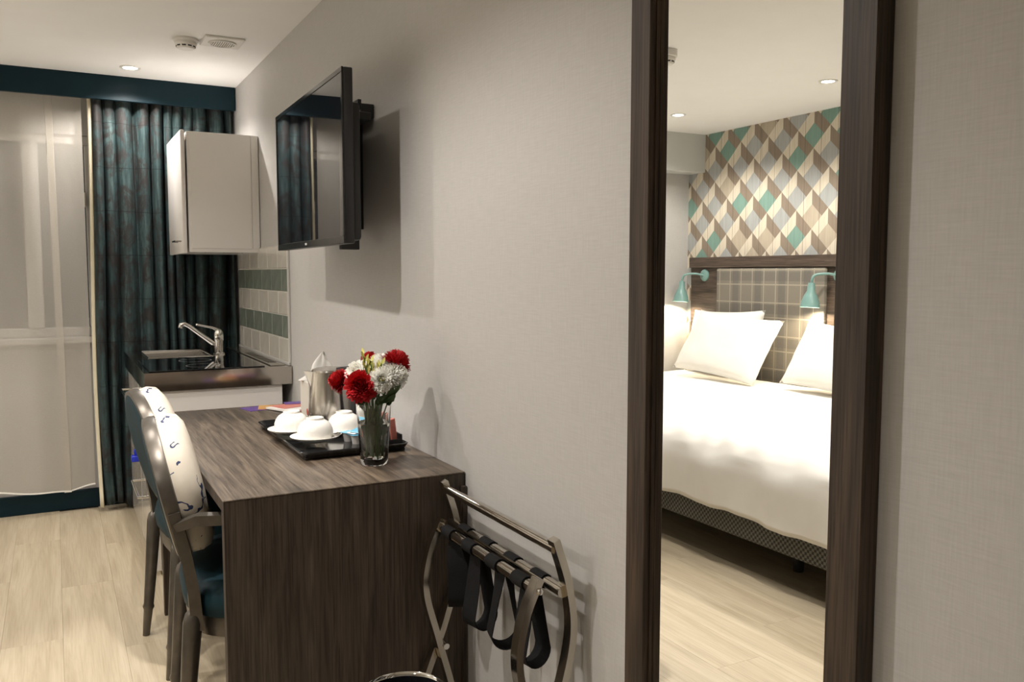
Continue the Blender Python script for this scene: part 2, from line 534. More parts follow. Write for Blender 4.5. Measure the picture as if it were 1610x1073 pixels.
def thing(name, label, cat, loc, group=None, rotz=0.0):
    o = bpy.data.objects.new(name, None)
    o.empty_display_size = 0.05
    COL.objects.link(o)
    o.location = loc
    o.rotation_euler = (0, 0, rotz)
    OFF[o.name] = Vector(loc)
    return tag(o, label, cat, group)

def tag(o, label, cat, group=None):
    o['label'] = label
    o['category'] = cat
    if group:
        o['group'] = group
    return o

def struct(name, bm, material, label=None, cat=None, smooth=None):
    o = obj(name, bm, material, smooth=smooth)
    o['kind'] = 'structure'
    if label:
        tag(o, label, cat)
    return o

def B(*a, **k):
    return box(BM(), *a, **k)

# ------------------------------------------------------------------ room shell
floor = struct('floor', B(XL - 0.12, 0.12, YB - 0.12, YF + 0.12, -0.12, -0.012), M['subfloor'], 'pale oak laminate plank floor of the hotel room', 'floor')
PW, PL, GAP = 0.192, 1.285, 0.0005
plank_mesh = {}
ncol = int(math.ceil(-XL / PW))
for i in range(ncol):
    x1 = -i * PW
    x0 = max(XL, x1 - PW)
    y = YB - ((i * 0.43) % 1.0) * PL
    while y < YF:
        a, b2 = max(y, YB), min(y + PL, YF)
        y += PL
        if b2 - a < 0.05:
            continue
        key = (round(x1 - x0, 4), round(b2 - a, 4))
        if key not in plank_mesh:
            bm = B(-(key[0] - GAP) / 2, (key[0] - GAP) / 2, -(key[1] - GAP) / 2, (key[1] - GAP) / 2, -0.012, 0.0, bev=0.0003)
            me = bpy.data.meshes.new('plank')
            bm.to_mesh(me); bm.free()
            me.materials.append(M['plank'])
            plank_mesh[key] = me
        o = bpy.data.objects.new('plank', plank_mesh[key])
        COL.objects.link(o)
        o.location = ((x0 + x1) / 2, (a + b2) / 2, 0)
        o.parent = floor

ceiling = struct('ceiling', B(XL - 0.12, 0.12, YB - 0.12, YF + 0.12, H, H + 0.12), M['ceiling'], 'flat cream-white painted ceiling with recessed lights', 'ceiling')
wall_right = struct('wall_right', B(0, 0.12, YB - 0.12, YF + 0.12, -0.012, H), M['wall'], 'warm grey linen-textured wall carrying the mirror and television', 'wall')
wall_left = struct('wall_left', B(XL - 0.12, XL, YB - 0.12, YF + 0.12, -0.012, H), M['wallpaper'], 'wall papered in teal, cream and taupe rhombus print behind the beds', 'wall')
wall_back = struct('wall_back', B(XL, 0, YB - 0.12, YB, -0.012, H), M['wall'], 'plain warm grey wall facing the window', 'wall')
WX0, WX1, WZ0, WZ1 = -2.15, -0.72, 0.955, 2.045
bm = BM()
box(bm, XL, WX0, YF, YF + 0.12, -0.012, H)
box(bm, WX1, 0, YF, YF + 0.12, -0.012, H)
box(bm, WX0, WX1, YF, YF + 0.12, -0.012, WZ0)
box(bm, WX0, WX1, YF, YF + 0.12, WZ1, H)
wall_far = struct('wall_far', bm, M['wall'], 'pale grey wall around the window behind the sheer curtain', 'wall')

# window: white frame, mullions, panes, sill
win = thing('window_1', 'white framed window behind the sheer curtain', 'window', (WX0, YF + 0.06, WZ0))
win['kind'] = 'structure'
FT = 0.05
for nm, a in (('frame_rail', (WX0, WX1, WZ0, WZ0 + FT)), ('frame_rail', (WX0, WX1, WZ1 - FT, WZ1)), ('frame_stile', (WX0, WX0 + FT, WZ0 + FT, WZ1 - FT)), ('frame_stile', (WX1 - FT, WX1, WZ0 + FT, WZ1 - FT))):
    obj(nm, B(a[0], a[1], YF + 0.02, YF + 0.09, a[2], a[3], bev=0.004), M['white_paint'], win)
MUL = [-1.03, -1.72]
for mx_ in MUL:
    obj('mullion', B(mx_ - 0.038, mx_ + 0.038, YF + 0.015, YF + 0.09, WZ0 + FT, WZ1 - FT, bev=0.004), M['white_paint'], win)
xs = [WX0 + FT, MUL[1] - 0.038, MUL[1] + 0.038, MUL[0] - 0.038, MUL[0] + 0.038, WX1 - FT]
for i in range(3):
    obj('pane', B(xs[2 * i], xs[2 * i + 1], YF + 0.05, YF + 0.056, WZ0 + FT, WZ1 - FT), M['glass'], win)
hd = obj('window_handle', B(WX1 - 0.062, WX1 - 0.050, YF + 0.0, YF + 0.02, 1.66, 1.74, bev=0.003), M['plastic_w'], win)
sill = struct('trim_1', B(WX0 - 0.05, WX1 + 0.05, YF - 0.055, YF + 0.012, WZ0 - 0.035, WZ0, bev=0.006, seg=2), M['white_paint'], 'white window sill board under the window', 'sill')
base_far = struct('baseboard_far', B(XL, -0.62, YF - 0.02, YF, 0, 0.105, bev=0.004), M['teal_paint'], 'dark teal baseboard under the window', 'baseboard')
base_left = struct('baseboard_left', B(XL, XL + 0.018, YB, YF - 0.02, 0, 0.105, bev=0.004), M['teal_paint'], 'dark teal baseboard along the papered wall', 'baseboard')
soffit = struct('trim_2', B(XL, -2.35, 5.035, YF, 2.06, H), M['wall_plain'], 'boxed pale grey soffit in the corner of the papered wall', 'soffit')
pel = obj('curtain_pelmet', B(-2.35, -0.004, 5.025, 5.05, 2.212, H, bev=0.002), M['teal_paint'], loc=(-1.17, 5.04, 2.212))
tag(pel, 'dark teal painted pelmet board over the curtains', 'pelmet')

# ------------------------------------------------------------------ ceiling fittings and lights
def downlight(x, y, label, watts=24.0, spot=146):
    t = thing('ceiling_downlight', label, 'downlight', (x, y, H), 'recessed ceiling downlights')
    bm = lathe(BM(), [(0.034, 0.0), (0.034, -0.004), (0.046, -0.006), (0.050, -0.003), (0.050, 0.0)], (x, y, H), 28)
    obj('trim_ring', bm, M['lamp_trim'], t, 60)
    obj('lens', lathe(BM(), [(0.034, -0.002), (0.02, -0.0035), (0, -0.004)], (x, y, H), 24), M['lens'], t, 60)
    ld = bpy.data.lights.new('downlight_lamp', 'SPOT')
    ld.energy = watts
    ld.color = WARM
    ld.spot_size = math.radians(spot)
    ld.spot_blend = 0.45
    ld.shadow_soft_size = 0.03
    lo = bpy.data.objects.new('downlight_lamp', ld)
    COL.objects.link(lo)
    lo.parent = t
    lo.location = (0, 0, -0.012)
    return t

downlight(-0.56, 4.79, 'recessed downlight in front of the teal pelmet', 27)
downlight(-1.12, 1.85, 'recessed downlight over the walkway beside the desk end', 37)
downlight(-0.63, 2.46, 'recessed downlight over the desk edge above the vase end chair', 50, 54)
downlight(-1.12, 3.05, 'added fill downlight over the walkway beside the sink', 17)  # added unseen lamp, brightens the sheer curtain and wall cabinet
downlight(-2.74, 4.49, 'recessed downlight over the pillows next to the soffit', 34)
downlight(-2.82, 3.33, 'recessed downlight over the gap between the two beds', 34)
downlight(-2.80, 2.15, 'recessed downlight over the bed farther from the window', 34)
downlight(-2.20, 0.30, 'recessed downlight over the empty floor past the beds', 19)

# smoke detectors
def smoke(x, y, label, base_h):
    t = thing('smoke_detector', label, 'smoke detector', (x, y, H))
    obj('base', lathe(BM(), [(0, 0), (0.052, 0), (0.055, -0.006), (0.055, -base_h), (0.05, -base_h - 0.004), (0, -base_h - 0.004)], (x, y, H), 32), M['plastic_w'], t, 40)
    z = -base_h - 0.004
    hd = obj('head', lathe(BM(), [(0, z), (0.046, z), (0.047, z - 0.010), (0.040, z - 0.020), (0.038, z - 0.026), (0.034, z - 0.030), (0, z - 0.031)], (x, y, H), 32), M['plastic_w'], t, 40)
    for k in range(10):
        a = 2 * math.pi * k / 10
        R = Matrix.Translation((x, y, H + z - 0.020)) @ Matrix.Rotation(a, 4, 'Z')
        obj('sensor_slot', B(0.0375, 0.0412, -0.008, 0.008, -0.003, 0.003, rot=R), M['dark_slot'], hd)
    return t
smoke(-0.385, 4.10, 'round white smoke detector beside the square ceiling vent', 0.010)
smoke(-1.645, 3.245, 'white smoke detector on a deep round base above the beds', 0.030)

# square vent with round grille
VX, VY = -0.235, 4.06
t = thing('ceiling_vent', 'square white ceiling vent with a round slotted grille', 'vent', (VX, VY, H))
obj('plate', B(VX - 0.085, VX + 0.085, VY - 0.085, VY + 0.085, H - 0.010, H, bev=0.003), M['plastic_w'], t)
obj('grille_ring', lathe(BM(), [(0.060, -0.010), (0.060, -0.016), (0.052, -0.016), (0.052, -0.010)], (VX, VY, H), 32), M['plastic_w'], t, 40)
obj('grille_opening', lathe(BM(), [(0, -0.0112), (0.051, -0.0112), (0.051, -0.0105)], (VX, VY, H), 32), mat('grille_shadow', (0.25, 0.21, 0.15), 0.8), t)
for k in range(-5, 6):
    w = math.sqrt(max(0.05 ** 2 - (k * 0.009) ** 2, 0))
    obj('slat', B(VX + k * 0.009 - 0.0022, VX + k * 0.009 + 0.0022, VY - w, VY + w, H - 0.0155, H - 0.0108), M['plastic_w'], t)

# ------------------------------------------------------------------ curtains
def sheer_fn(u, v):
    x = -2.25 + u * 1.51
    ph = x * 13 + 1.1 * math.sin(x * 3.1)
    amp = 0.012 + 0.014 * (1 - v)
    y = 5.125 + amp * math.sin(ph) + 0.006 * math.sin(x * 31 + v)
    zb = 0.135 + 0.014 * math.sin(x * 9.0 + 0.6) + 0.005 * math.sin(x * 23)
    z = zb + v * (2.30 - zb)
    x -= 0.040 * math.tanh((x + 0.915 + 0.02 * v) / 0.013) + 0.0 * v
    return Vector((x, y, z))
sheer = obj('sheer_curtain', grid(BM(), sheer_fn, 260, 24), M['sheer'], smooth=180, loc=(-1.45, 5.125, 0.135))
tag(sheer, 'beige see-through sheer curtain hanging across the window', 'curtain')
hem = BM()
tube(hem, [sheer_fn(i / 260, 0.0) for i in range(261)], 1.0, flat=(0.008, 0.0016), ref=(0, 0, 1))
obj('hem', hem, M['white_petal'], sheer).name = 'hem'

def curt_fn(u, v):
    # v: 0 bottom .. 1 top ; folds bunch at the top
    sp = u
    x = -0.752 + sp * 0.735
    flare = (1 - v) ** 3
    x += -0.02 * math.sin(v * 5) * (1 - u) * 0.3
    ph = 2 * math.pi * (11.0 * u + 0.35 * math.sin(2 * math.pi * u * 1.7) + 0.25 * math.sin(v * 4 + u * 8) * (1 - v))
    amp = 0.031 + 0.012 * math.sin(u * 13 + v * 2.5)
    y = 5.110 + amp * math.sin(ph) + 0.010 * math.sin(ph * 0.5 + 2.2 * v + 1) - 0.035 * flare * (0.3 + (1 - u))
    x += 0.012 * math.cos(ph) * (0.5 + 0.5 * v)
    if u < 0.4:
        x += (0.035 * flare - 0.0) * math.sin(u * 20) * 0.4
    z = 0.004 + v * 2.30 + flare * 0.02 * (1 + math.sin(u * 17))
    return Vector((min(x, -0.006), max(min(y, 5.165), 5.054), z))
bm = grid(BM(), curt_fn, 190, 44)
curtain = obj('drape_curtain', bm, M['curtain'], smooth=180, loc=(-0.4, 5.11, 0.0))
tag(curtain, 'teal printed drape gathered in folds beside the wall cabinet', 'curtain')
sol = curtain.modifiers.new('cloth_thickness', 'SOLIDIFY'); sol.thickness = 0.003
def lin_fn(u, v):
    p_ = curt_fn(0.0, v)
    return Vector((p_.x - 0.016 + u * 0.018, p_.y - 0.006 + 0.012 * (1 - u) , p_.z))
lo = obj('lining_edge', grid(BM(), lin_fn, 3, 40), M['lining'], curtain, 180)
s2 = lo.modifiers.new('cloth_thickness', 'SOLIDIFY'); s2.thickness = 0.003

# ------------------------------------------------------------------ tiled splashback (pieces of the right wall)
TZ0, TH_, TY0, TY1 = 0.892, 0.1075, 3.885, 5.035
obj('grout_bed', B(-0.004, 0.0, TY0, TY1, TZ0 - 0.006, TZ0 + 5 * TH_), M['grout'], wall_right)
obj('tile_edge_trim', B(-0.010, 0.0, TY0 - 0.014, TY0, TZ0 - 0.006, TZ0 + 5 * TH_ + 0.006, bev=0.002), M['white_paint'], wall_right)
obj('sealant_strip', B(-0.016, 0.0, TY0 - 0.014, TY1, TZ0 - 0.012, TZ0 + 0.003, bev=0.003), M['white_paint'], wall_right)
tile_mesh = {}
for r in range(5):
    y = TY0 - (0.105 if r % 2 else 0.03)
    while y < TY1:
        a, b2 = max(y, TY0), min(y + 0.213, TY1)
        y += 0.213
        if b2 - a < 0.02:
            continue
        key = (r % 2, round(b2 - a, 4))
        if key not in tile_mesh:
            L_ = key[1]
            bm = B(-0.0095, -0.0035, -(L_ - 0.006) / 2, (L_ - 0.006) / 2, -(TH_ - 0.005) / 2, (TH_ - 0.005) / 2, bev=0.002)
            me = bpy.data.meshes.new('tile'); bm.to_mesh(me); bm.free()
            me.materials.append(M['tile_g'] if r % 2 else M['tile_w'])
            tile_mesh[key] = me
        o = bpy.data.objects.new('tile', tile_mesh[key])
        COL.objects.link(o)
        o.location = (0, (a + b2) / 2, TZ0 + (r + 0.5) * TH_)
        o.parent = wall_right

# ------------------------------------------------------------------ kitchenette
KY0, KY1, WT = 3.85, 5.03, 0.88
t = thing('kitchen_base_unit', 'white kitchenette base unit with glossy cream fronts and chrome handles', 'cabinet', (-0.3, (KY0 + KY1) / 2, 0))
obj('carcass', B(-0.560, -0.045, KY0 + 0.018, KY1 - 0.01, 0.0, 0.798, bev=0.002), M['cab_white'], t)
def handle(bm, x, y0, y1, z, out=0.052, r=0.005):
    tube(bm, [(x, y0, z), (x - out, y0, z), (x - out, y1, z), (x, y1, z)], r, 10)
    return bm
YM = 4.42
for nm, y0, y1, z0, z1, hz, hy0, hy1 in (('drawer', KY0 + 0.006, YM - 0.003, 0.022, 0.395, 0.335, 3.93, 4.27), ('drawer', KY0 + 0.006, YM - 0.003, 0.401, 0.790, 0.70, 3.92, 4.22), ('door', YM + 0.003, KY1 - 0.01, 0.022, 0.790, 0.70, 4.50, 4.80)):
    d = obj(nm, B(-0.603, -0.577, y0, y1, z0, z1, bev=0.0025), M['cab_gloss'], t)
    obj('handle', handle(BM(), -0.603, hy0, hy1, hz), M['chrome'], d, 40)
obj('plinth', B(-0.574, -0.561, KY0 + 0.018, KY1 - 0.01, 0.0, 0.020), M['cab_white'], t)
clip = thing('safety_catch', 'small royal blue plastic catch on the cream drawer front', 'catch', (-0.615, 4.32, 0.43))
obj('catch_body', B(-0.652, -0.603, 4.300, 4.340, 0.415, 0.445, bev=0.006, seg=3), M['blue_plastic'], clip, 40)
obj('catch_tab', B(-0.640, -0.606, 4.314, 4.326, 0.445, 0.475, bev=0.003), M['blue_plastic'], clip, 40)

# steel worktop with an inset bowl
t = thing('sink_worktop', 'stainless steel kitchenette worktop with inset sink bowl', 'worktop', (-0.3, (KY0 + KY1) / 2, 0.80))
X0, X1 = -0.622, -0.004
SX0, SX1, SY0, SY1, SD = -0.545, -0.245, 4.50, 4.93, 0.14
bm = BM()
def quad(bm, *ps):
    return bm.faces.new([bm.verts.new(p_) for p_ in ps])
zt, zb = WT, 0.80
xs_, ys_ = [X0, SX0, SX1, X1], [KY0, SY0, SY1, KY1]
for i in range(3):
    for j in range(3):
        if i == 1 and j == 1:
            continue
        quad(bm, (xs_[i], ys_[j], zt), (xs_[i + 1], ys_[j], zt), (xs_[i + 1], ys_[j + 1], zt), (xs_[i], ys_[j + 1], zt))
quad(bm, (X0, KY0, zb), (X1, KY0, zb), (X1, KY0, zt), (X0, KY0, zt))
quad(bm, (X0, KY1, zb), (X1, KY1, zb), (X1, KY1, zt), (X0, KY1, zt))
quad(bm, (X0, KY0, zb), (X0, KY1, zb), (X0, KY1, zt), (X0, KY0, zt))
quad(bm, (X1, KY0, zb), (X1, KY1, zb), (X1, KY1, zt), (X1, KY0, zt))
bmesh.ops.remove_doubles(bm, verts=bm.verts, dist=1e-5)
obj('top_sheet', bm, M['steel_top'], t)
bm = BM()
c0 = 0.025
rings = []
for z, ins in ((zt, 0.0), (zt - 0.01, 0.006), (zt - SD + 0.02, 0.012), (zt - SD, 0.035)):
    rings.append([bm.verts.new(p_) for p_ in ((SX0 + ins, SY0 + ins, z), (SX1 - ins, SY0 + ins, z), (SX1 - ins, SY1 - ins, z), (SX0 + ins, SY1 - ins, z))])
for a, b2 in zip(rings, rings[1:]):
    for j in range(4):
        bm.faces.new((a[j], a[(j + 1) % 4], b2[(j + 1) % 4], b2[j]))
bm.faces.new(rings[-1])
obj('sink_bowl', bm, M['steel'], t)
bm = BM()
RW = 0.012
tube(bm, [(SX0, SY0, zt + 0.002), (SX1, SY0, zt + 0.002), (SX1, SY1, zt + 0.002), (SX0, SY1, zt + 0.002)], 0.005, 8, closed=True)
obj('sink_rim', bm, M['chrome'], t, 40)
obj('drain', lathe(BM(), [(0, 0.004), (0.028, 0.004), (0.034, 0.001), (0.034, 0)], ((SX0 + SX1) / 2, (SY0 + SY1) / 2, zt - SD), 20), M['chrome'], t, 40)
# raised rear vent strip with slots
vent = obj('vent_strip', B(-0.090, -0.020, KY0 + 0.05, KY1 - 0.02, zt, zt + 0.004, bev=0.0015), M['steel'], t)
for k in range(13):
    y = 4.02 + k * 0.045
    obj('vent_slot', B(-0.075, -0.035, y, y + 0.018, zt + 0.0036, zt + 0.0046), M['dark_slot'], vent)
hob = thing('glass_hob', 'black glass hob panel set in the steel worktop', 'hob', (-0.36, 4.15, WT))
obj('glass_plate', B(-0.600, -0.118, KY0 + 0.030, 4.44, zt, zt + 0.005, bev=0.0015), M['hob_glass'], hob)
for cy in (4.03, 4.28):
    bm = lathe(BM(), [(0.070, 0.0051), (0.0725, 0.0054), (0.075, 0.0051)], (-0.36, cy, zt), 36)
    obj('cooking_ring', bm, mat('grey_ring_print', (0.12, 0.12, 0.12), 0.4), hob)

# tap
TX, TYY = -0.198, 4.60
t = thing('mixer_tap', 'chrome mixer tap with long spout and lever on the sink', 'tap', (TX, TYY, WT))
obj('body', lathe(BM(), [(0, 0), (0.028, 0), (0.028, 0.006), (0.021, 0.012), (0.021, 0.070), (0.024, 0.074), (0.024, 0.098), (0.021, 0.118), (0.014, 0.128), (0, 0.130)], (TX, TYY, WT), 24), M['chrome'], t, 40)
obj('spout', tube(BM(), [(TX, TYY, WT + 0.045), (TX - 0.03, TYY, WT + 0.06), (TX - 0.145, TYY - 0.01, WT + 0.152), (TX - 0.165, TYY - 0.01, WT + 0.163), (TX - 0.183, TYY - 0.01, WT + 0.160), (TX - 0.187, TYY - 0.01, WT + 0.143)], [0.012, 0.012, 0.0105, 0.0105, 0.0115, 0.0120], 14), M['chrome'], t, 60)
obj('lever', tube(BM(), [(TX + 0.005, TYY, WT + 0.122), (TX - 0.03, TYY - 0.005, WT + 0.140), (TX - 0.105, TYY - 0.01, WT + 0.158)], [0.011, 0.006, 0.005], 12), M['chrome'], t, 60)
obj('lever_tip', lathe(BM(), [(0, -0.007), (0.006, -0.004), (0.007, 0), (0.006, 0.004), (0, 0.007)], (TX - 0.106, TYY - 0.01, WT + 0.158), 12), M['chrome'], t, 60)

# wall cabinet
CY0, CY1, CZ0, CZ1, CX = 4.47, 5.02, 1.405, 1.995, -0.345
t = thing('wall_cabinet', 'white wall-hung kitchen cabinet above the tiled splashback', 'cabinet', (CX / 2, (CY0 + CY1) / 2, CZ0))
obj('body', B(CX, -0.004, CY0, CY1, CZ0, CZ1, bev=0.002), M['cab_white'], t)
obj('side_panel', B(CX + 0.012, -0.040, CY0 - 0.004, CY0, CZ0 + 0.018, CZ1 - 0.006, bev=0.0015), M['cab_white'], t)
obj('rear_filler', B(-0.036, -0.003, CY0 - 0.004, CY0, CZ0 + 0.018, CZ1 - 0.002, bev=0.0015), M['cab_white'], t)
d = obj('door', B(CX - 0.029, CX - 0.009, CY0 - 0.004, CY1, CZ0 - 0.006, CZ1 + 0.004, bev=0.004, seg=2), M['cab_white'], t, 40)
obj('handle', handle(BM(), CX - 0.026, CY0 + 0.06, CY0 + 0.19, CZ0 + 0.055, 0.028, 0.0045), M['chrome'], d, 40)
for k in range(3):
    obj('screw_cap', lathe(BM(), [(0, -0.0015), (0.004, -0.001), (0.004, 0)], (CX + 0.08 + k * 0.09, CY0 + 0.04, CZ0), 10), M['black'], t)

# ------------------------------------------------------------------ television
TVX, TY_0, TY_1, TZ_0, TZ_1 = -0.200, 2.370, 3.255, 1.385, 1.880
t = thing('television', 'flat black television standing off the wall above the desk', 'television', (-0.17, (TY_0 + TY_1) / 2, TZ_0), None, math.radians(-1.2))
obj('case', B(TVX + 0.004, TVX + 0.032, TY_0, TY_1, TZ_0, TZ_1, bev=0.004, seg=2), M['black'], t, 40)
obj('back_cover', B(TVX + 0.031, TVX + 0.068, TY_0 + 0.045, TY_1 - 0.045, TZ_0 + 0.010, TZ_1 - 0.085, bev=0.012, seg=2), M['black'], t, 40)
BZ = 0.014
bz_ = obj('bezel', box(BM(), TVX - 0.001, TVX + 0.005, TY_0, TY_1, TZ_1 - BZ, TZ_1, bev=0.001), M['black_gloss'], t)
for a in ((TY_0, TY_1, TZ_0, TZ_0 + 0.022), (TY_0, TY_0 + BZ, TZ_0 + 0.022, TZ_1 - BZ), (TY_1 - BZ, TY_1, TZ_0 + 0.022, TZ_1 - BZ)):
    obj('bezel', B(TVX - 0.001, TVX + 0.005, *a, bev=0.001), M['black_gloss'], t)
obj('screen', B(TVX + 0.001, TVX + 0.004, TY_0 + BZ, TY_1 - BZ, TZ_0 + 0.022, TZ_1 - BZ), M['screen'], t)
obj('brand_mark', B(TVX - 0.0018, TVX - 0.0008, 2.805, 2.830, TZ_0 + 0.008, TZ_0 + 0.015), mat('pale_grey_mark', (0.45, 0.45, 0.45), 0.4), t)
t = thing('wall_bracket', 'black steel bracket holding the television off the wall', 'bracket', (0, 2.85, 1.6))
obj('wall_rail', B(-0.045, -0.001, 2.70, 3.10, 1.805, 1.850, bev=0.002), M['black'], t)
obj('rail_lip', B(-0.055, -0.043, 2.70, 3.10, 1.836, 1.862, bev=0.001), M['black'], t)
obj('wall_plate', B(-0.012, -0.001, 2.82, 2.98, 1.45, 1.805, bev=0.001), M['black'], t)
for y in (2.70, 3.06):
    obj('hook_arm', B(-0.120, -0.060, y - 0.014, y + 0.014, 1.377 if y < 3 else 1.42, 1.77, bev=0.002), M['black'], t)
obj('cross_arm', B(-0.118, -0.052, 2.58, 3.10, 1.775, 1.80, bev=0.002), M['black'], t)

# ------------------------------------------------------------------ desk
DX, DY0, DY1, DT = -0.618, 2.010, 3.420, 0.776
t = thing('desk', 'dark oak desk with waterfall end panels against the wall', 'desk', (-0.31, (DY0 + DY1) / 2, 0))
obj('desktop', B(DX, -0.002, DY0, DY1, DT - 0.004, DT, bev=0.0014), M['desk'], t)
obj('top_core', B(DX + 0.001, -0.003, DY0 + 0.031, DY1 - 0.031, DT - 0.030, DT - 0.004), M['desk_v_shaded'], t)
obj('end_panel', B(DX + 0.001, -0.003, DY0 + 0.0005, DY0 + 0.031, 0, DT - 0.004, bev=0.0006), M['desk_v_shaded'], t)
obj('end_panel', B(DX + 0.001, -0.003, DY1 - 0.031, DY1 - 0.0005, 0, DT - 0.004, bev=0.0006), M['desk_v_shaded'], t)
obj('modesty_panel', B(-0.024, -0.004, DY0 + 0.031, DY1 - 0.031, 0.30, DT - 0.030), M['desk_v_shaded'], t)
obj('wall_batten', B(-0.014, -0.002, DY0 - 0.012, DY0 + 0.001, 0, DT - 0.036, bev=0.001), M['desk_v_shaded'], t)

# ------------------------------------------------------------------ chairs (local space: facing +x)
def make_chair(label, loc, rotz):
    t = thing('oval_back_armchair', label, 'chair', loc, None, rotz)
    def part(nm, bm, m_, smooth=60, parent=None):
        return obj(nm, bm, m_, parent or t, smooth, world=False)
    lean = math.radians(12.5)
    bc = Vector((-0.258, 0, 0.730))           # centre of the oval
    Rb = Matrix.Translation(bc) @ Matrix.Rotation(-lean, 4, 'Y')
    ry, rz = 0.205, 0.180
    def oval(k, x=0.0, N=48):
        return [Rb @ Vector((x, (ry * k) * math.cos(2 * math.pi * i / N), (rz * k) * math.sin(2 * math.pi * i / N))) for i in range(N)]
    # moulded oval frame
    bm = BM()
    N = 48
    sec = [(-0.018, 0.955), (-0.021, 1.0), (-0.018, 1.055), (0.0, 1.075), (0.014, 1.065), (0.018, 1.01), (0.016, 0.955)]
    rings = [[bm.verts.new(p_) for p_ in oval(k, x, N)] for x, k in sec]
    for a, b2 in zip(rings, rings[1:] + rings[:1]):
        for j in range(N):
            bm.faces.new((a[j], a[(j + 1) % N], b2[(j + 1) % N], b2[j]))
    fr = part('back_frame', bm, M['chair_paint'], 50)
    def pad(x0, bulge, k0=0.98, flip=1):
        bm = BM()
        prof = [(0.0, k0), (0.45, k0 + 0.02), (0.75, k0 - 0.03), (0.92, k0 - 0.16), (0.98, k0 - 0.40), (1.0, 0.0)]
        prev = None
        for hgt, k in prof:
            if k == 0.0:
                cvert = bm.verts.new(Rb @ Vector((x0 + flip * bulge * hgt, 0, 0)))
                for j in range(N):
                    bm.faces.new((prev[j], prev[(j + 1) % N], cvert))
            else:
                ring = [bm.verts.new(p_) for p_ in oval(k, x0 + flip * bulge * hgt, N)]
                if prev:
                    for j in range(N):
                        bm.faces.new((prev[j], prev[(j + 1) % N], ring[(j + 1) % N], ring[j]))
                prev = ring
        return bm
    part('back_cushion', pad(0.008, 0.080, 1.03), M['toile'], 60)
    part('back_upholstery', pad(-0.012, 0.016, 0.97, -1), M['velvet'], 60)
    # seat
    def seat_ring(k, z, N=40):
        out = []
        for i in range(N):
            a = 2 * math.pi * i / N
            cx_, sy_ = math.cos(a), math.sin(a)
            rx, ry_ = 0.245, 0.250
            e_ = 0.62
            out.append(Vector((0.015 + rx * k * math.copysign(abs(cx_) ** e_, cx_), ry_ * k * math.copysign(abs(sy_) ** e_, sy_), z)))
        return out
    def stack(levels):
        bm = BM()
        prev = None
        for k, z in levels:
            ring = [bm.verts.new(p_) for p_ in seat_ring(k, z)]
            if prev is None:
                bm.faces.new(list(reversed(ring)))
            else:
                for j in range(40):
                    bm.faces.new((prev[j], prev[(j + 1) % 40], ring[(j + 1) % 40], ring[j]))
            prev = ring
        bm.faces.new(prev)
        return bm
    part('seat', stack([(0.96, 0.425), (1.0, 0.432), (1.02, 0.465), (0.99, 0.500), (0.90, 0.517), (0.65, 0.528), (0.3, 0.532)]), M['velvet'], 60)
    part('seat_rail', stack([(0.90, 0.372), (0.955, 0.376), (0.965, 0.400), (0.955, 0.424)]), M['chair_paint'], 50)
    for s in (-1, 1):
        # stiles joining the oval to the seat rail
        pts = [Vector((-0.205, s * 0.195, 0.40)), Vector((-0.212, s * 0.203, 0.50)), Vector((-0.228, s * 0.212, 0.60)), Rb @ Vector((0, s * ry * 1.03, -0.02))]
        part('back_stile', tube(BM(), pts, [1.0, 0.95, 0.9, 0.9], flat=(0.032, 0.030), ref=(0, 1, 0)), M['chair_paint'], 40)
        # rear leg
        pts = [(-0.208, s * 0.195, 0.455), (-0.214, s * 0.196, 0.44), (-0.216, s * 0.196, 0.42), (-0.235, s * 0.198, 0.20), (-0.243, s * 0.199, 0.115), (-0.244, s * 0.199, 0.105), (-0.245, s * 0.199, 0.095), (-0.255, s * 0.200, 0.0)]
        part('leg', tube(BM(), pts, [0.010, 0.020, 0.024, 0.019, 0.017, 0.020, 0.016, 0.012], 14), M['chair_paint'], 40)
        # front leg
        pts = [(0.195, s * 0.19, 0.41), (0.196, s * 0.19, 0.38), (0.197, s * 0.19, 0.30), (0.199, s * 0.19, 0.115), (0.199, s * 0.19, 0.105), (0.199, s * 0.19, 0.095), (0.200, s * 0.19, 0.0)]
        part('leg', tube(BM(), pts, [0.022, 0.025, 0.022, 0.017, 0.020, 0.016, 0.012], 14), M['chair_paint'], 40)
        # arm: from the oval's side, forward and down to the seat
        st = Rb @ Vector((0, s * ry * 1.05, -0.055))
        pts = [st, Vector((-0.20, s * 0.250, 0.698)), Vector((-0.10, s * 0.268, 0.694)), Vector((0.02, s * 0.268, 0.688)), Vector((0.075, s * 0.265, 0.676)), Vector((0.085, s * 0.262, 0.645)), Vector((0.055, s * 0.258, 0.56)), Vector((0.065, s * 0.252, 0.46)), Vector((0.075, s * 0.248, 0.40))]
        arm = part('arm', tube(BM(), pts, [0.8, 1, 1, 1, 1, 0.95, 0.9, 0.9, 0.9], flat=(0.032, 0.026), ref=(0, 1, 0)), M['chair_paint'], 40)
        pd = [Vector((-0.08, s * 0.268, 0.712)), Vector((-0.05, s * 0.268, 0.722)), Vector((0.02, s * 0.268, 0.719)), Vector((0.05, s * 0.266, 0.705))]
        part('arm_pad', tube(BM(), pd, [0.007, 0.017, 0.017, 0.007], 12), M['velvet'], 60, arm)
    return t
make_chair('oval-backed armchair with teal seat tucked at the flower vase end of desk', (-0.436, 2.400, 0), math.radians(-4))
make_chair('oval-backed armchair with teal seat tucked at the sink end of desk', (-0.425, 3.06, 0), math.radians(5))

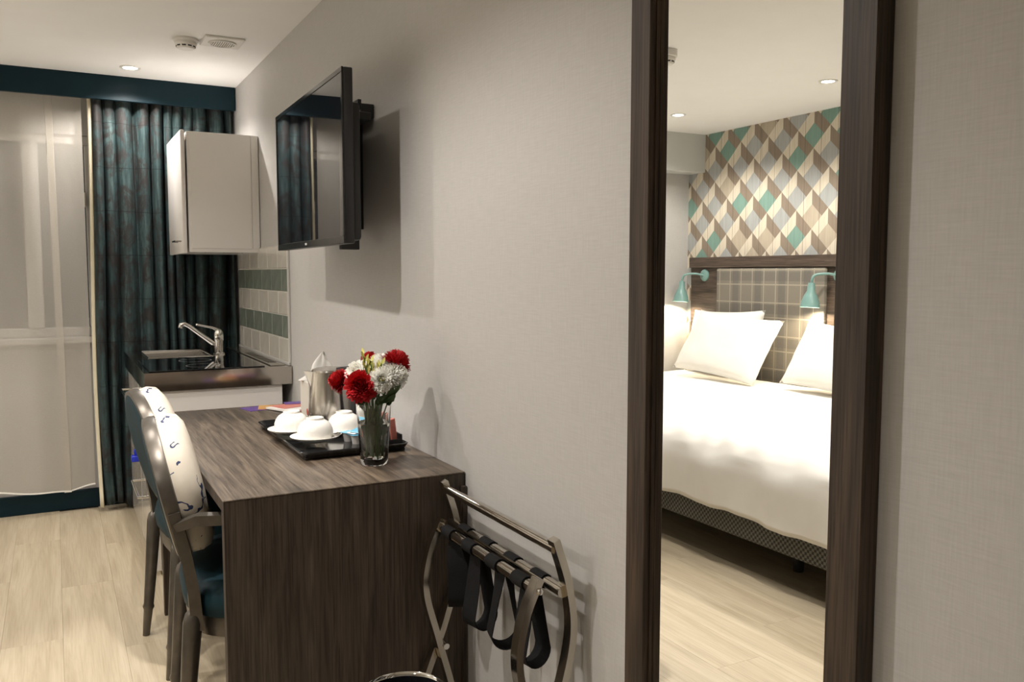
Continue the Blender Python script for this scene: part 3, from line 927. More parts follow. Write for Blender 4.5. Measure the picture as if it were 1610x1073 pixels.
# ------------------------------------------------------------------ wall mirror
MY0, MY1, MZ0, MZ1, FW, FD = 0.736, 1.250, 0.22, 2.06, 0.055, 0.032
t = thing('wall_mirror', 'tall wall mirror in a dark oak frame', 'mirror', (0, (MY0 + MY1) / 2, MZ0))
for y0, y1 in ((MY0, MY0 + FW), (MY1 - FW, MY1)):
    obj('frame_stile', B(-FD, 0, y0, y1, MZ0, MZ1, bev=0.0015), M['frame_wood'], t)
for z0, z1 in ((MZ0, MZ0 + FW), (MZ1 - FW, MZ1)):
    obj('frame_rail', B(-FD, 0, MY0 + FW, MY1 - FW, z0, z1, bev=0.0015), M['frame_wood_h'], t)
obj('mirror_glass', B(-0.012, -0.002, MY0 + FW - 0.002, MY1 - FW + 0.002, MZ0 + FW - 0.002, MZ1 - FW + 0.002), M['mirror'], t)
for y0, y1 in ((MY0 + FW, MY0 + FW + 0.004), (MY1 - FW - 0.003, MY1 - FW)):
    obj('inner_bead', B(-0.020, -0.0125, y0, y1, MZ0 + FW, MZ1 - FW), M['frame_wood'], t)

# ------------------------------------------------------------------ folding luggage rack
RY0, RY1 = 1.435, 1.985
t = thing('luggage_rack', 'folded chrome luggage rack with black webbing straps leaning on the wall', 'luggage rack', (-0.12, (RY0 + RY1) / 2, 0))
def bez(pts, N=18):
    # smooth curve through control points (Catmull-Rom)
    P_ = [Vector(p_) for p_ in pts]
    P_ = [P_[0] * 2 - P_[1]] + P_ + [P_[-1] * 2 - P_[-2]]
    out = []
    for i in range(1, len(P_) - 2):
        for k in range(N):
            u = k / N
            a, b2, c2, d2 = P_[i - 1], P_[i], P_[i + 1], P_[i + 2]
            out.append(0.5 * ((2 * b2) + (c2 - a) * u + (2 * a - 5 * b2 + 4 * c2 - d2) * u * u + (3 * b2 - a - 3 * c2 + d2) * u ** 3))
    out.append(P_[-2])
    return out
for i, y in enumerate((RY0, RY1)):
    pts = bez([(-0.075, y, 0.765), (-0.043, y, 0.66), (-0.035, y, 0.55), (-0.075, y, 0.40), (-0.150, y, 0.20), (-0.19, y, 0.0)], 8)
    obj('rear_leg', tube(BM(), pts, 1.0, flat=(0.026, 0.016), ref=(0, 1, 0)), M['nickel'], t, 40)
    yy = y + (0.030 if i == 0 else -0.030)
    pts = bez([(-0.094, yy, 0.678), (-0.128, yy, 0.600), (-0.142, yy, 0.50), (-0.110, yy, 0.37), (-0.065, yy, 0.20), (-0.03, yy, 0.0)], 8)
    obj('front_leg', tube(BM(), pts, 1.0, flat=(0.026, 0.016), ref=(0, 1, 0)), M['nickel'], t, 40)
    obj('pivot_bolt', cyl(BM(), (-0.090, min(y, yy) - 0.018, 0.345), (-0.090, max(y, yy) + 0.018, 0.345), 0.008, seg=12), M['chrome'], t, 40)
    for bx, bz2 in ((-0.052, 0.652), (-0.097, 0.655)):
        obj('bolt', lathe(BM(), [(0, 0.008), (0.006, 0.006), (0.008, 0)], (bx, yy + (0.012 if i else -0.012), bz2), 12, Matrix.Rotation(math.pi / 2 * (1 if i == 0 else -1), 3, 'X')), M['chrome'], t, 40)
obj('top_bar', cyl(BM(), (-0.070, RY0, 0.745), (-0.070, RY1, 0.745), 0.011), M['nickel'], t, 40)
obj('strap_bar', cyl(BM(), (-0.052, RY0, 0.652), (-0.052, RY1, 0.652), 0.0125), M['nickel'], t, 40)
obj('strap_bar', cyl(BM(), (-0.097, RY0 + 0.03, 0.655), (-0.097, RY1 - 0.03, 0.655), 0.0125), M['nickel'], t, 40)
obj('lower_bar', cyl(BM(), (-0.180, RY0, 0.06), (-0.180, RY1, 0.06), 0.008), M['nickel'], t, 40)
obj('lower_bar', cyl(BM(), (-0.040, RY0 + 0.03, 0.06), (-0.040, RY1 - 0.03, 0.06), 0.008), M['nickel'], t, 40)
for y, drop, phi in ((1.895, 0.180, 62), (1.775, 0.190, 12), (1.650, 0.185, -14), (1.528, 0.178, 10)):
    R_ = 0.0148
    xa, za, xb, zb2 = -0.052, 0.652, -0.097, 0.655
    cx_ = (xa + xb) / 2
    ph = math.radians(phi)
    wa = [(xa + R_ * math.cos(a), za + R_ * math.sin(a), 0.0) for a in [math.radians(-160 + 34 * q_) for q_ in range(10)]]
    wb = [(xb + R_ * math.cos(a), zb2 + R_ * math.sin(a), 0.0) for a in [math.radians(34 + 34 * q_) for q_ in range(10)]]
    rb_ = 0.034
    zc_ = 0.645 - drop + rb_
    loop = [(0.010 + (rb_ - 0.010) * (q_ / 7) ** 1.3, 0.640 + (zc_ - 0.640) * q_ / 7) for q_ in range(8)]
    loop += [(rb_ * math.cos(math.pi * q_ / 12), zc_ - rb_ * math.sin(math.pi * q_ / 12)) for q_ in range(1, 12)]
    loop += [(-a, b2) for a, b2 in reversed(loop[:8])]
    P3 = [Vector((a, y, b2)) for a, b2, c2 in reversed(wa)]
    W3 = [Vector((0, 1, 0))] * len(P3)
    for a, b2 in loop:
        f = min(1.0, max(0.0, (0.640 - b2) / 0.07))
        pf = ph * f
        P3.append(Vector((cx_ + a * math.cos(pf), y + a * math.sin(pf), b2)))
        W3.append(Vector((-math.sin(pf), math.cos(pf), 0)))
    P3 += [Vector((a, y, b2)) for a, b2, c2 in reversed(wb)]
    W3 += [Vector((0, 1, 0))] * len(wb)
    bm = BM()
    rows = []
    for q_, (p_, w_) in enumerate(zip(P3, W3)):
        tn = (P3[min(q_ + 1, len(P3) - 1)] - P3[max(q_ - 1, 0)]).normalized()
        nn = tn.cross(w_).normalized() * 0.0011
        rows.append([bm.verts.new(p_ + w_ * 0.025 * sg + nn * sn) for sg, sn in ((-1, -1), (1, -1), (1, 1), (-1, 1))])
    for r0, r1 in zip(rows, rows[1:]):
        for q_ in range(4):
            bm.faces.new((r0[q_], r0[(q_ + 1) % 4], r1[(q_ + 1) % 4], r1[q_]))
    bm.faces.new(rows[0]); bm.faces.new(rows[-1])
    obj('strap', bm, M['web'], t, 60)

# ------------------------------------------------------------------ waste bin
BX, BY = -0.290, 1.720
t = thing('waste_bin', 'round polished metal waste bin beside the desk end panel', 'bin', (BX, BY, 0))
obj('body', lathe(BM(), [(0, 0), (0.080, 0), (0.095, 0.360), (0.092, 0.360), (0.077, 0.006), (0, 0.006)], (BX, BY, 0), 48), M['chrome'], t, 40)
obj('rim', lathe(BM(), [(0.091, 0.358), (0.098, 0.356), (0.100, 0.364), (0.096, 0.371), (0.090, 0.366), (0.091, 0.358)], (BX, BY, 0), 48), M['chrome'], t, 60)
obj('liner', lathe(BM(), [(0.089, 0.363), (0.0885, 0.35), (0.075, 0.012), (0, 0.012)], (BX, BY, 0), 48), M['bin_liner'], t, 60)

# ------------------------------------------------------------------ things on the desk
# black serving tray
TRX0, TRX1, TRY0, TRY1 = -0.352, -0.030, 2.330, 2.930
t = thing('serving_tray', 'black rectangular serving tray with raised rim on the desk', 'tray', ((TRX0 + TRX1) / 2, (TRY0 + TRY1) / 2, DT))
obj('base', B(TRX0 + 0.012, TRX1 - 0.012, TRY0 + 0.012, TRY1 - 0.012, DT, DT + 0.008, bev=0.002), M['black_gloss'], t)
bm = BM()
rr = 0.022
loop = []
for cx_, cy_, a0 in ((TRX1 - rr, TRY1 - rr, 0), (TRX0 + rr, TRY1 - rr, 90), (TRX0 + rr, TRY0 + rr, 180), (TRX1 - rr, TRY0 + rr, 270)):
    for k in range(6):
        a = math.radians(a0 + 18 * k)
        loop.append((cx_ + rr * math.cos(a), cy_ + rr * math.sin(a)))
cxm, cym = (TRX0 + TRX1) / 2, (TRY0 + TRY1) / 2
def ins(p_, d):
    return (p_[0] - d * (1 if p_[0] > cxm else -1), p_[1] - d * (1 if p_[1] > cym else -1))
rings = []
for d, z in ((0.012, 0.0005), (0.0, 0.022), (0.004, 0.024), (0.016, 0.006)):
    rings.append([bm.verts.new((*ins(p_, d), DT + z)) for p_ in loop])
for a, b2 in zip(rings, rings[1:] + rings[:1]):
    for j in range(len(loop)):
        bm.faces.new((a[j], a[(j + 1) % len(loop)], b2[(j + 1) % len(loop)], b2[j]))
obj('rim', bm, M['black_gloss'], t, 40)
TB = DT + 0.008

CUP = [(0, 0.060), (0.021, 0.060), (0.022, 0.066), (0.019, 0.066), (0.019, 0.062), (0, 0.062)]
def cup_set(x, y, z, cl, sl, rot):
    s = obj('saucer', lathe(BM(), [(0, 0.002), (0.030, 0.002), (0.032, 0.0), (0.036, 0.003), (0.058, 0.010), (0.073, 0.017), (0.074, 0.019), (0.071, 0.019), (0.056, 0.0135), (0.034, 0.007), (0, 0.006)], (x, y, z), 48), M['porcelain'], smooth=60, loc=(x, y, z))
    tag(s, sl, 'saucer')
    t = thing('teacup', cl, 'cup', (x, y, z + 0.0135))
    # upside down: rim at the bottom, foot ring on top
    obj('bowl', lathe(BM(), [(0.0520, 0.0), (0.0540, 0.0), (0.0540, 0.010), (0.0525, 0.023), (0.048, 0.036), (0.040, 0.046), (0.030, 0.052), (0.0265, 0.0535), (0.0255, 0.060), (0.0225, 0.061), (0.0215, 0.056), (0, 0.055), (0, 0.051), (0.028, 0.048), (0.044, 0.035), (0.0500, 0.018), (0.0520, 0.0)], (x, y, z + 0.0135), 48), M['porcelain'], t, 50)
    pts = []
    for k in range(13):
        a = math.pi * k / 12
        r_ = 0.0500 + 0.024 * math.sin(a)
        pts.append((x + r_ * math.cos(rot), y + r_ * math.sin(rot), z + 0.0135 + 0.012 + 0.032 * (1 - k / 12)))
    obj('handle', tube(BM(), pts, 0.0036, 10), M['porcelain'], t, 60)
cup_set(-0.300, 2.655, TB + 0.012, 'white teacup upside down, farthest from the flower vase', 'white saucer overhanging the tray rim, farthest from the flower vase', math.radians(100))
cup_set(-0.268, 2.500, TB + 0.012, 'white teacup upside down between the other cup and the milk portions', 'white saucer holding a teaspoon at the tray edge', math.radians(60))
cup_set(-0.135, 2.640, TB, 'white teacup upside down in front of the kettle beside the vase', 'white saucer in front of the kettle', math.radians(80))

# teaspoon on the middle saucer
t = thing('teaspoon', 'small steel teaspoon lying on the saucer edge', 'spoon', (-0.21, 2.47, TB + 0.030))
bm = lathe(BM(), [(0, -0.0015), (0.010, -0.001), (0.014, 0.002), (0.013, 0.0025), (0.008, 0.0), (0, 0.0)], (0, 0, 0), 20)
bmesh.ops.transform(bm, matrix=Matrix.Translation((-0.212, 2.462, TB + 0.0345)) @ Matrix.Rotation(math.radians(60), 4, 'Z') @ Matrix.Diagonal((1.45, 1, 1, 1)), verts=bm.verts)
obj('spoon_bowl', bm, M['chrome'], t, 60)
obj('spoon_handle', tube(BM(), [(-0.205, 2.478, TB + 0.036), (-0.196, 2.510, TB + 0.037), (-0.188, 2.555, TB + 0.034)], 1.0, flat=(0.006, 0.002), ref=(1, 0, 0)), M['chrome'], t, 40)

# milk portions with blue lids and blue sachets
for k, (x, y, a) in enumerate(((-0.150, 2.470, 0.2), (-0.118, 2.495, 1.0), (-0.160, 2.520, 0.5))):
    t = thing('milk_portion', ('milk portion pot with blue foil lid nearest the vase', 'milk portion pot with blue foil lid against the tray wall side', 'milk portion pot with blue foil lid beside the teaspoon saucer')[k], 'milk pot', (x, y, TB))
    obj('pot', lathe(BM(), [(0, 0), (0.0125, 0), (0.0165, 0.024), (0.0185, 0.025), (0.0185, 0.027), (0, 0.027)], (x, y, TB), 20), M['plastic_w'], t, 40)
    R = Matrix.Translation((x, y, TB + 0.0275)) @ Matrix.Rotation(a, 4, 'Z')
    obj('foil_lid', B(-0.020, 0.022, -0.019, 0.019, 0, 0.0012, rot=R), M['blue_print'], t)
for k, (x, y, z, a) in enumerate(((-0.140, 2.485, 0.0310, 0.5), (-0.138, 2.492, 0.0345, 0.9))):
    R = Matrix.Translation((x, y, TB + z)) @ Matrix.Rotation(a, 4, 'Z') @ Matrix.Rotation(0.06 * (k + 1), 4, 'X')
    o = obj('sugar_sachet', B(-0.034, 0.034, -0.015, 0.015, 0, 0.003, bev=0.0012, rot=R), M['blue_print'] if k else M['paper_w'], loc=(x, y, TB + z))
    tag(o, ('white paper sugar sachet under the blue sachet', 'sky blue paper sachet on top of the milk portions')[k], 'sachet')

# black caddy with sachets
CDX0, CDX1, CDY0, CDY1 = -0.106, -0.049, 2.347, 2.50
t = thing('sachet_caddy', 'black upright sachet caddy behind the vase', 'caddy', ((CDX0 + CDX1) / 2, (CDY0 + CDY1) / 2, TB))
obj('caddy_base', B(CDX0, CDX1, CDY0, CDY1, TB, TB + 0.006), M['black'], t)
for x0, x1, y0, y1, hh in ((CDX0, CDX0 + 0.004, CDY0, CDY1, 0.034), (CDX1 - 0.004, CDX1, CDY0, CDY1, 0.040), (CDX0 + 0.004, CDX1 - 0.004, CDY0, CDY0 + 0.004, 0.026), (CDX0 + 0.004, CDX1 - 0.004, CDY1 - 0.004, CDY1, 0.050), (CDX0 + 0.004, CDX1 - 0.004, 2.420, 2.424, 0.062)):
    obj('caddy_wall', B(x0, x1, y0, y1, TB + 0.006, TB + hh), M['black'], t)
for k, (x, y, tilt, mt, lb) in enumerate(((-0.066, 2.366, 0.30, 'pink', 'coral pink sachet leaning forward in the caddy'), (-0.070, 2.392, 0.10, 'black', 'black coffee sachet behind the coral sachet in the caddy'), (-0.070, 2.440, -0.12, 'pink', 'coral pink sachet in the rear slot of the caddy'), (-0.072, 2.462, 0.15, 'paper_w', 'white sachet in the rear slot of the caddy'), (-0.070, 2.480, 0.05, 'red_petal', 'red sachet at the back of the caddy'))):
    R = Matrix.Translation((x, y, TB + 0.008)) @ Matrix.Rotation(tilt * 0.4, 4, 'X') @ Matrix.Rotation(-tilt * 0.5, 4, 'Y')
    o = obj('drink_sachet', B(-0.0095, 0.0095, -0.004, 0.004, 0, 0.082 - 0.006 * (k % 3), bev=0.0025, rot=R), M[mt], loc=(x, y, TB + 0.008))
    tag(o, lb, 'sachet')

# kettle
KX, KYY = -0.128, 2.815
t = thing('electric_kettle', 'brushed steel electric kettle with black handle on the tray', 'kettle', (KX, KYY, TB))
obj('power_base', lathe(BM(), [(0, 0), (0.080, 0), (0.082, 0.006), (0.078, 0.018), (0, 0.018)], (KX, KYY, TB), 40), M['black'], t, 40)
obj('body', lathe(BM(), [(0, 0.019), (0.076, 0.019), (0.077, 0.024), (0.070, 0.10), (0.063, 0.178), (0.062, 0.186), (0, 0.186)], (KX, KYY, TB), 48), M['steel'], t, 40)
obj('lid', lathe(BM(), [(0.0615, 0.186), (0.060, 0.192), (0.045, 0.197), (0.012, 0.199), (0, 0.199)], (KX, KYY, TB), 40), M['steel'], t, 40)
sd = Vector((-0.95, 0.30, 0)).normalized()
# spout lip: small wedge from the rim
bm = BM()
sd2 = Vector((-sd.y, sd.x, 0))
K0 = Vector((KX, KYY, TB))
pA = [K0 + sd * 0.056 + sd2 * 0.026 + Vector((0, 0, 0.186)), K0 + sd * 0.056 - sd2 * 0.026 + Vector((0, 0, 0.186)), K0 + sd * 0.087 - sd2 * 0.006 + Vector((0, 0, 0.188)), K0 + sd * 0.087 + sd2 * 0.006 + Vector((0, 0, 0.188))]
pB = [K0 + sd * 0.063 + sd2 * 0.020 + Vector((0, 0, 0.135)), K0 + sd * 0.063 - sd2 * 0.020 + Vector((0, 0, 0.135)), K0 + sd * 0.068 - sd2 * 0.004 + Vector((0, 0, 0.135)), K0 + sd * 0.068 + sd2 * 0.004 + Vector((0, 0, 0.135))]
va, vb = [bm.verts.new(p_) for p_ in pA], [bm.verts.new(p_) for p_ in pB]
bm.faces.new(va); bm.faces.new(list(reversed(vb)))
for j in range(4):
    bm.faces.new((va[j], va[(j + 1) % 4], vb[(j + 1) % 4], vb[j]))
obj('spout', bm, M['steel'], t)
hdv = Vector((0.45, -0.89, 0)).normalized()
hp = [K0 + hdv * 0.045 + Vector((0, 0, 0.192)), K0 + hdv * 0.080 + Vector((0, 0, 0.196)), K0 + hdv * 0.110 + Vector((0, 0, 0.180)), K0 + hdv * 0.118 + Vector((0, 0, 0.130)), K0 + hdv * 0.118 + Vector((0, 0, 0.070)), K0 + hdv * 0.108 + Vector((0, 0, 0.040)), K0 + hdv * 0.072 + Vector((0, 0, 0.034))]
obj('handle', tube(BM(), bez(hp, 6), 1.0, flat=(0.028, 0.018), ref=(-hdv.y, hdv.x, 0)), M['black'], t, 60)

# tissue box with tissue, behind the kettle
BXx, BYy = -0.088, 3.090
t = thing('tissue_box', 'white tissue box with red floral print behind the kettle', 'tissue box', (BXx, BYy, DT))
obj('carton', B(BXx - 0.058, BXx + 0.058, BYy - 0.058, BYy + 0.058, DT, DT + 0.130, bev=0.002), M['box_print'], t)
def tiss(u, v):
    a = 2 * math.pi * u
    r_ = 0.044 * (1 - v) ** 0.75 + 0.005
    r_ *= 1 + 0.32 * math.sin(3 * a + 5 * v) + 0.12 * math.sin(7 * a)
    return Vector((BXx + r_ * math.cos(a) * 1.2 + 0.012 * v, BYy + r_ * math.sin(a) - 0.010 * v, DT + 0.131 + 0.092 * v * (1 + 0.15 * math.sin(2 * a))))
obj('tissue', grid(BM(), tiss, 40, 10), M['paper_w'], t, 60)

# leaflets
def leaflet(name, cx_, cy_, w, d, ang, m_, z, label, th=0.0015):
    R = Matrix.Translation((cx_, cy_, DT + z)) @ Matrix.Rotation(math.radians(ang), 4, 'Z')
    return tag(obj(name, B(-w / 2, w / 2, -d / 2, d / 2, 0, th, rot=R), m_, loc=(cx_, cy_, DT + z)), label, 'leaflet')
leaflet('purple_leaflet', -0.262, 3.345, 0.105, 0.10, 12, M['purple'], 0.0, 'purple leaflet at the edge of the leaflet pile')
leaflet('orange_leaflet', -0.185, 3.340, 0.15, 0.10, -14, M['orange'], 0.0016, 'orange leaflet under the pink brochure')
leaflet('white_booklet', -0.165, 3.255, 0.10, 0.15, 24, M['paper_w'], 0.0034, 'thick white booklet with bent cover in front of the leaflets', 0.006)
leaflet('pink_brochure', -0.135, 3.300, 0.15, 0.10, 20, M['pink'], 0.0098, 'pink brochure lying on the white booklet')
leaflet('violet_card', -0.110, 3.345, 0.10, 0.06, -8, M['purple'], 0.0116, 'violet card on the pile near the wall')

# ------------------------------------------------------------------ vase and flowers
VXX, VYY = -0.182, 2.215
t = thing('glass_vase', 'clear glass vase with water holding red and white flowers', 'vase', (VXX, VYY, DT))
prof = [(0, 0.0), (0.034, 0.0), (0.0365, 0.004), (0.038, 0.016), (0.0485, 0.170), (0.0465, 0.170), (0.0355, 0.020), (0.032, 0.016), (0, 0.015)]
obj('vase_glass', lathe(BM(), prof, (VXX, VYY, DT), 40), M['glass'], t, 40)
obj('water', lathe(BM(), [(0, 0.0155), (0.0318, 0.0165), (0.0352, 0.0205), (0.0425, 0.115), (0, 0.115)], (VXX, VYY, DT), 40), M['water'], t, 40)

def petal_head(bm, c, nrm, R_, npet, tight, jag=0.0, seed=0, dome=1.0, pw=0.13):
    """many ribbon petals fanning from a centre along nrm"""
    rnd = random.Random(seed)
    nrm = Vector(nrm).normalized()
    a_, b_ = frame_at(nrm)
    c = Vector(c)
    for k in range(npet):
        f = (k + 0.5) / npet
        th = f ** 0.6 * math.radians(112) * dome
        ph = k * 2.399963 + rnd.uniform(-0.15, 0.15)
        rad = (a_ * math.cos(ph) + b_ * math.sin(ph))
        d = nrm * math.cos(th) + rad * math.sin(th)
        ln = R_ * (tight + (1 - tight) * f) * rnd.uniform(0.88, 1.08)
        side = d.cross(nrm if abs(d.dot(nrm)) < 0.97 else rad).normalized()
        w = R_ * rnd.uniform(0.85, 1.2) * pw
        curl = nrm * (0.10 * R_ * (1 - f)) - rad * 0.10 * R_
        p0 = c + d * ln * 0.12
        p1 = c + d * ln * 0.62 + side * rnd.uniform(-1, 1) * w * 0.3
        p2 = c + d * ln + curl * rnd.uniform(0.2, 1.0)
        upv = side.cross(d).normalized() * w * 0.45
        v0 = [bm.verts.new(p0 + side * w * 0.25), bm.verts.new(p0 - side * w * 0.25)]
        v1 = [bm.verts.new(p1 + side * w), bm.verts.new(p1 - upv), bm.verts.new(p1 - side * w)]
        v2 = [bm.verts.new(p2 + side * w * (0.7 + jag * rnd.uniform(-1, 1))), bm.verts.new(p2 + d * w * (0.5 - jag)), bm.verts.new(p2 - side * w * (0.7 + jag * rnd.uniform(-1, 1)))]
        bm.faces.new((v0[0], v1[0], v1[1])); bm.faces.new((v0[0], v1[1], v0[1])); bm.faces.new((v0[1], v1[1], v1[2]))
        bm.faces.new((v1[0], v2[0], v2[1], v1[1])); bm.faces.new((v1[1], v2[1], v2[2], v1[2]))
    return bm

# camera basis used only to turn photo pixels into directions; depth from the vase
RT = Vector((math.cos(YAW), -math.sin(YAW), 0))
FWD = Vector((math.sin(YAW) * math.cos(PITCH), math.cos(YAW) * math.cos(PITCH), -math.sin(PITCH)))
UPV = RT.cross(FWD)
VC = Vector((VXX, VYY, DT + 0.2))
ZV = (VC - CAM).dot(FWD)
def flower_pos(u, v, dd=0.0):
    return CAM + (FWD + RT * ((u - 805) / F_PX) - UPV * ((v - 536.5) / F_PX)) * (ZV + dd)

def leaf_blade(bm, base, tip, w, droop=0.0, face=None):
    base, tip = Vector(base), Vector(tip)
    d = tip - base
    a_, b_ = frame_at(d)
    if face is not None:
        a_ = d.cross(Vector(face)).normalized(); b_ = d.cross(a_).normalized()
    rows = []
    for i in range(7):
        f = i / 6
        p_ = base + d * f - Vector((0, 0, droop * f * f))
        ww = w * math.sin(math.pi * (0.08 + 0.9 * f)) * (1 + 0.25 * (i % 2))
        rows.append((bm.verts.new(p_ + a_ * ww), bm.verts.new(p_ - b_ * ww * 0.25), bm.verts.new(p_ - a_ * ww)))
    for r0, r1 in zip(rows, rows[1:]):
        for j in range(2):
            bm.faces.new((r0[j], r0[j + 1], r1[j + 1], r1[j]))
    return bm

FL = [  # u, v, depth offset, radius, colour, head direction, label
    (563, 586, 0.010, 0.038, 'w', (-0.55, -0.55, 0.6), 'full white chrysanthemum above the large red carnation'),
    (598, 571, 0.030, 0.036, 'w', (0.0, -0.2, 1.0), 'white chrysanthemum at the top of the bouquet'),
    (600, 597, -0.035, 0.034, 'w', (-0.25, -1.0, 0.25), 'white chrysanthemum with yellow-green eye in the middle of bouquet'),
    (627, 589, -0.010, 0.033, 'w', (0.5, -0.65, 0.35), 'white chrysanthemum on the wall side under the red carnation'),
    (567, 606, -0.045, 0.042, 'r', (-0.35, -0.9, 0.35), 'large red carnation at the front of the bouquet'),
    (626, 566, 0.030, 0.042, 'r', (0.55, 0.05, 0.8), 'red carnation topping the bouquet on the wall side'),
    (529, 598, 0.020, 0.033, 'r', (-0.9, 0.1, 0.25), 'red carnation drooping out towards the kettle'),
    (581, 563, 0.060, 0.028, 'r', (-0.1, 0.3, 1.0), 'small red carnation half hidden behind the white flowers'),
]
for k, (u, v, dd, R_, cl, dr, lb) in enumerate(FL):
    c = flower_pos(u, v, dd)
    dirv = Vector(dr).normalized()
    a = k * 2.4
    foot = Vector((VXX + 0.018 * math.cos(a), VYY + 0.018 * math.sin(a), DT + 0.022))
    nm = 'white_chrysanthemum' if cl == 'w' else 'red_carnation'
    t = thing(nm, lb, 'flower', foot, 'flowers in the vase')
    hb = c - dirv * R_ * 0.35
    neck = Vector((VXX + 0.032 * math.cos(math.atan2(c.y - VYY, c.x - VXX)), VYY + 0.032 * math.sin(math.atan2(c.y - VYY, c.x - VXX)), DT + 0.168))
    neck = neck * 0.75 + Vector((VXX, VYY, DT + 0.168)) * 0.25
    obj('stem', tube(BM(), bez([foot, foot * 0.5 + neck * 0.5, neck, hb - dirv * 0.02, hb], 5), 0.0026, 8), M['stem'], t, 60)
    if cl == 'w':
        bm = petal_head(BM(), hb, dirv, R_ * 1.28, 420, 0.74, 0.0, k, 1.0, 0.075)
        lathe(bm, [(0, -0.30 * R_), (0.5 * R_, -0.15 * R_), (0.62 * R_, 0.1 * R_), (0.5 * R_, 0.45 * R_), (0.25 * R_, 0.62 * R_), (0, 0.66 * R_)], hb, 14, dirv.to_track_quat('Z', 'Y').to_matrix())
        h = obj('petals', bm, M['white_petal'], t)
        obj('eye', lathe(BM(), [(0, 0.004), (0.006, 0.002), (0.008, -0.003)], hb + dirv * R_ * 0.80, 12, dirv.to_track_quat('Z', 'Y').to_matrix()), M['yellow_green'], t, 60)
    else:
        bm = petal_head(BM(), hb, dirv, R_ * 1.18, 320, 0.76, 0.35, k, 0.9, 0.10)
        obj('petals', bm, M['red_petal'], t)
    obj('calyx', lathe(BM(), [(0.003, -0.016), (0.008, -0.010), (0.011, 0.0), (0.010, 0.006), (0, 0.006)], hb - dirv * 0.004, 12, dirv.to_track_quat('Z', 'Y').to_matrix()), M['stem'], t, 60)
    # two leaves on the stem
    for s in (0, 1):
        b0 = foot * (0.62 - 0.25 * s) + neck * (0.38 + 0.25 * s)
        an = a + 2.2 * s
        rad = Vector((math.cos(an), math.sin(an), 0))
        inner = Vector((VXX, VYY, 0)) + rad * 0.024
        tip = Vector((inner.x, inner.y, b0.z + 0.045))
        obj('leaf', leaf_blade(BM(), b0, tip, 0.008), M['leaf'], t, 180)
# yellow-green filler sprigs
SPR = [((576, 590), (571, 556), 'slender yellow-green sprig tip highest in the bouquet'), ((585, 596), (583, 568), 'yellow-green sprig beside the white chrysanthemums'), ((590, 598), (600, 572), 'yellow-green sprig leaning towards the wall'), ((578, 600), (577, 572), 'yellow-green sprig over the large red carnation')]
for k, (b0, b1, lb) in enumerate(SPR):
    p0, p1 = flower_pos(*b0, -0.030), flower_pos(*b1, -0.030)
    foot = Vector((VXX + 0.008 * math.cos(k * 1.6), VYY + 0.008 * math.sin(k * 1.6), DT + 0.024))
    t = thing('filler_sprig', lb, 'sprig', foot, 'yellow-green sprigs in the vase')
    obj('stem', tube(BM(), bez([foot, Vector((VXX + 0.01 * (k - 1.5), VYY - 0.012, DT + 0.165)), p0, p1], 5), 0.0018, 6), M['stem'], t, 60)
    for j in range(6):
        f = 0.15 + 0.15 * j
        q0 = p0.lerp(p1, f)
        an = j * 2.1 + k
        tip = q0 + RT * 0.011 * math.cos(an) + UPV * 0.016 - FWD * 0.009 * math.sin(an)
        obj('bud_leaf', leaf_blade(BM(), q0, tip + UPV * 0.006, 0.0042, 0, FWD + 0.4 * RT), M['yellow_green'], t, 180)
# dark leaves at the neck
LV = [((596, 634), (630, 606), 0.012, 'dark green leaf spray pointing to the wall'), ((608, 636), (622, 620), 0.008, 'dark green leaf at the vase rim on the wall side'), ((575, 632), (548, 622), 0.009, 'dark green leaf at the vase rim under the red carnation'), ((586, 628), (592, 605), 0.009, 'dark green leaf between the flower stems'), ((590, 634), (606, 622), 0.008, 'dark green leaf under the white chrysanthemum with the yellow-green eye'), ((572, 640), (560, 626), 0.008, 'dark green leaf hanging over the vase rim towards the cups')]
for k, (b0, b1, w, lb) in enumerate(LV):
    p0, p1 = flower_pos(*b0, -0.015), flower_pos(*b1, -0.028)
    foot = Vector((VXX + 0.012 * math.cos(k * 1.6 + 0.8), VYY + 0.012 * math.sin(k * 1.6 + 0.8), DT + 0.024))
    t = thing('leaf_sprig', lb, 'leaf', foot, 'dark leaves in the vase')
    obj('stem', tube(BM(), bez([foot, (foot + p0) / 2, p0], 5), 0.002, 6), M['stem'], t, 60)
    obj('leaf', leaf_blade(BM(), p0, p1, w, 0, FWD + UPV * 0.5), M['leaf'], t, 180)
    obj('leaf', leaf_blade(BM(), p0, p0.lerp(p1, 0.6) - UPV * 0.012, w * 0.7, 0, FWD - UPV * 0.5), M['leaf'], t, 180)

# ------------------------------------------------------------------ beds, headboard, reading lamps (seen in the mirror)
HX = XL + 0.035
HBY0, HBY1, HBZ = 3.50, 5.135, 1.420
t = thing('headboard', 'dark oak headboard with a tartan padded panel on the papered wall', 'headboard', (XL, (HBY0 + HBY1) / 2, 0.3))
obj('back_board', B(XL, HX, HBY0, HBY1, 0.30, HBZ, bev=0.002), M['head_wood'], t)
obj('top_rail', B(HX, HX + 0.022, HBY0, HBY1, HBZ - 0.078, HBZ, bev=0.003), M['head_wood'], t)
obj('tartan_panel', B(HX, HX + 0.030, 3.815, 4.815, 0.40, HBZ - 0.085, bev=0.008, seg=2), M['tartan'], t, 40)

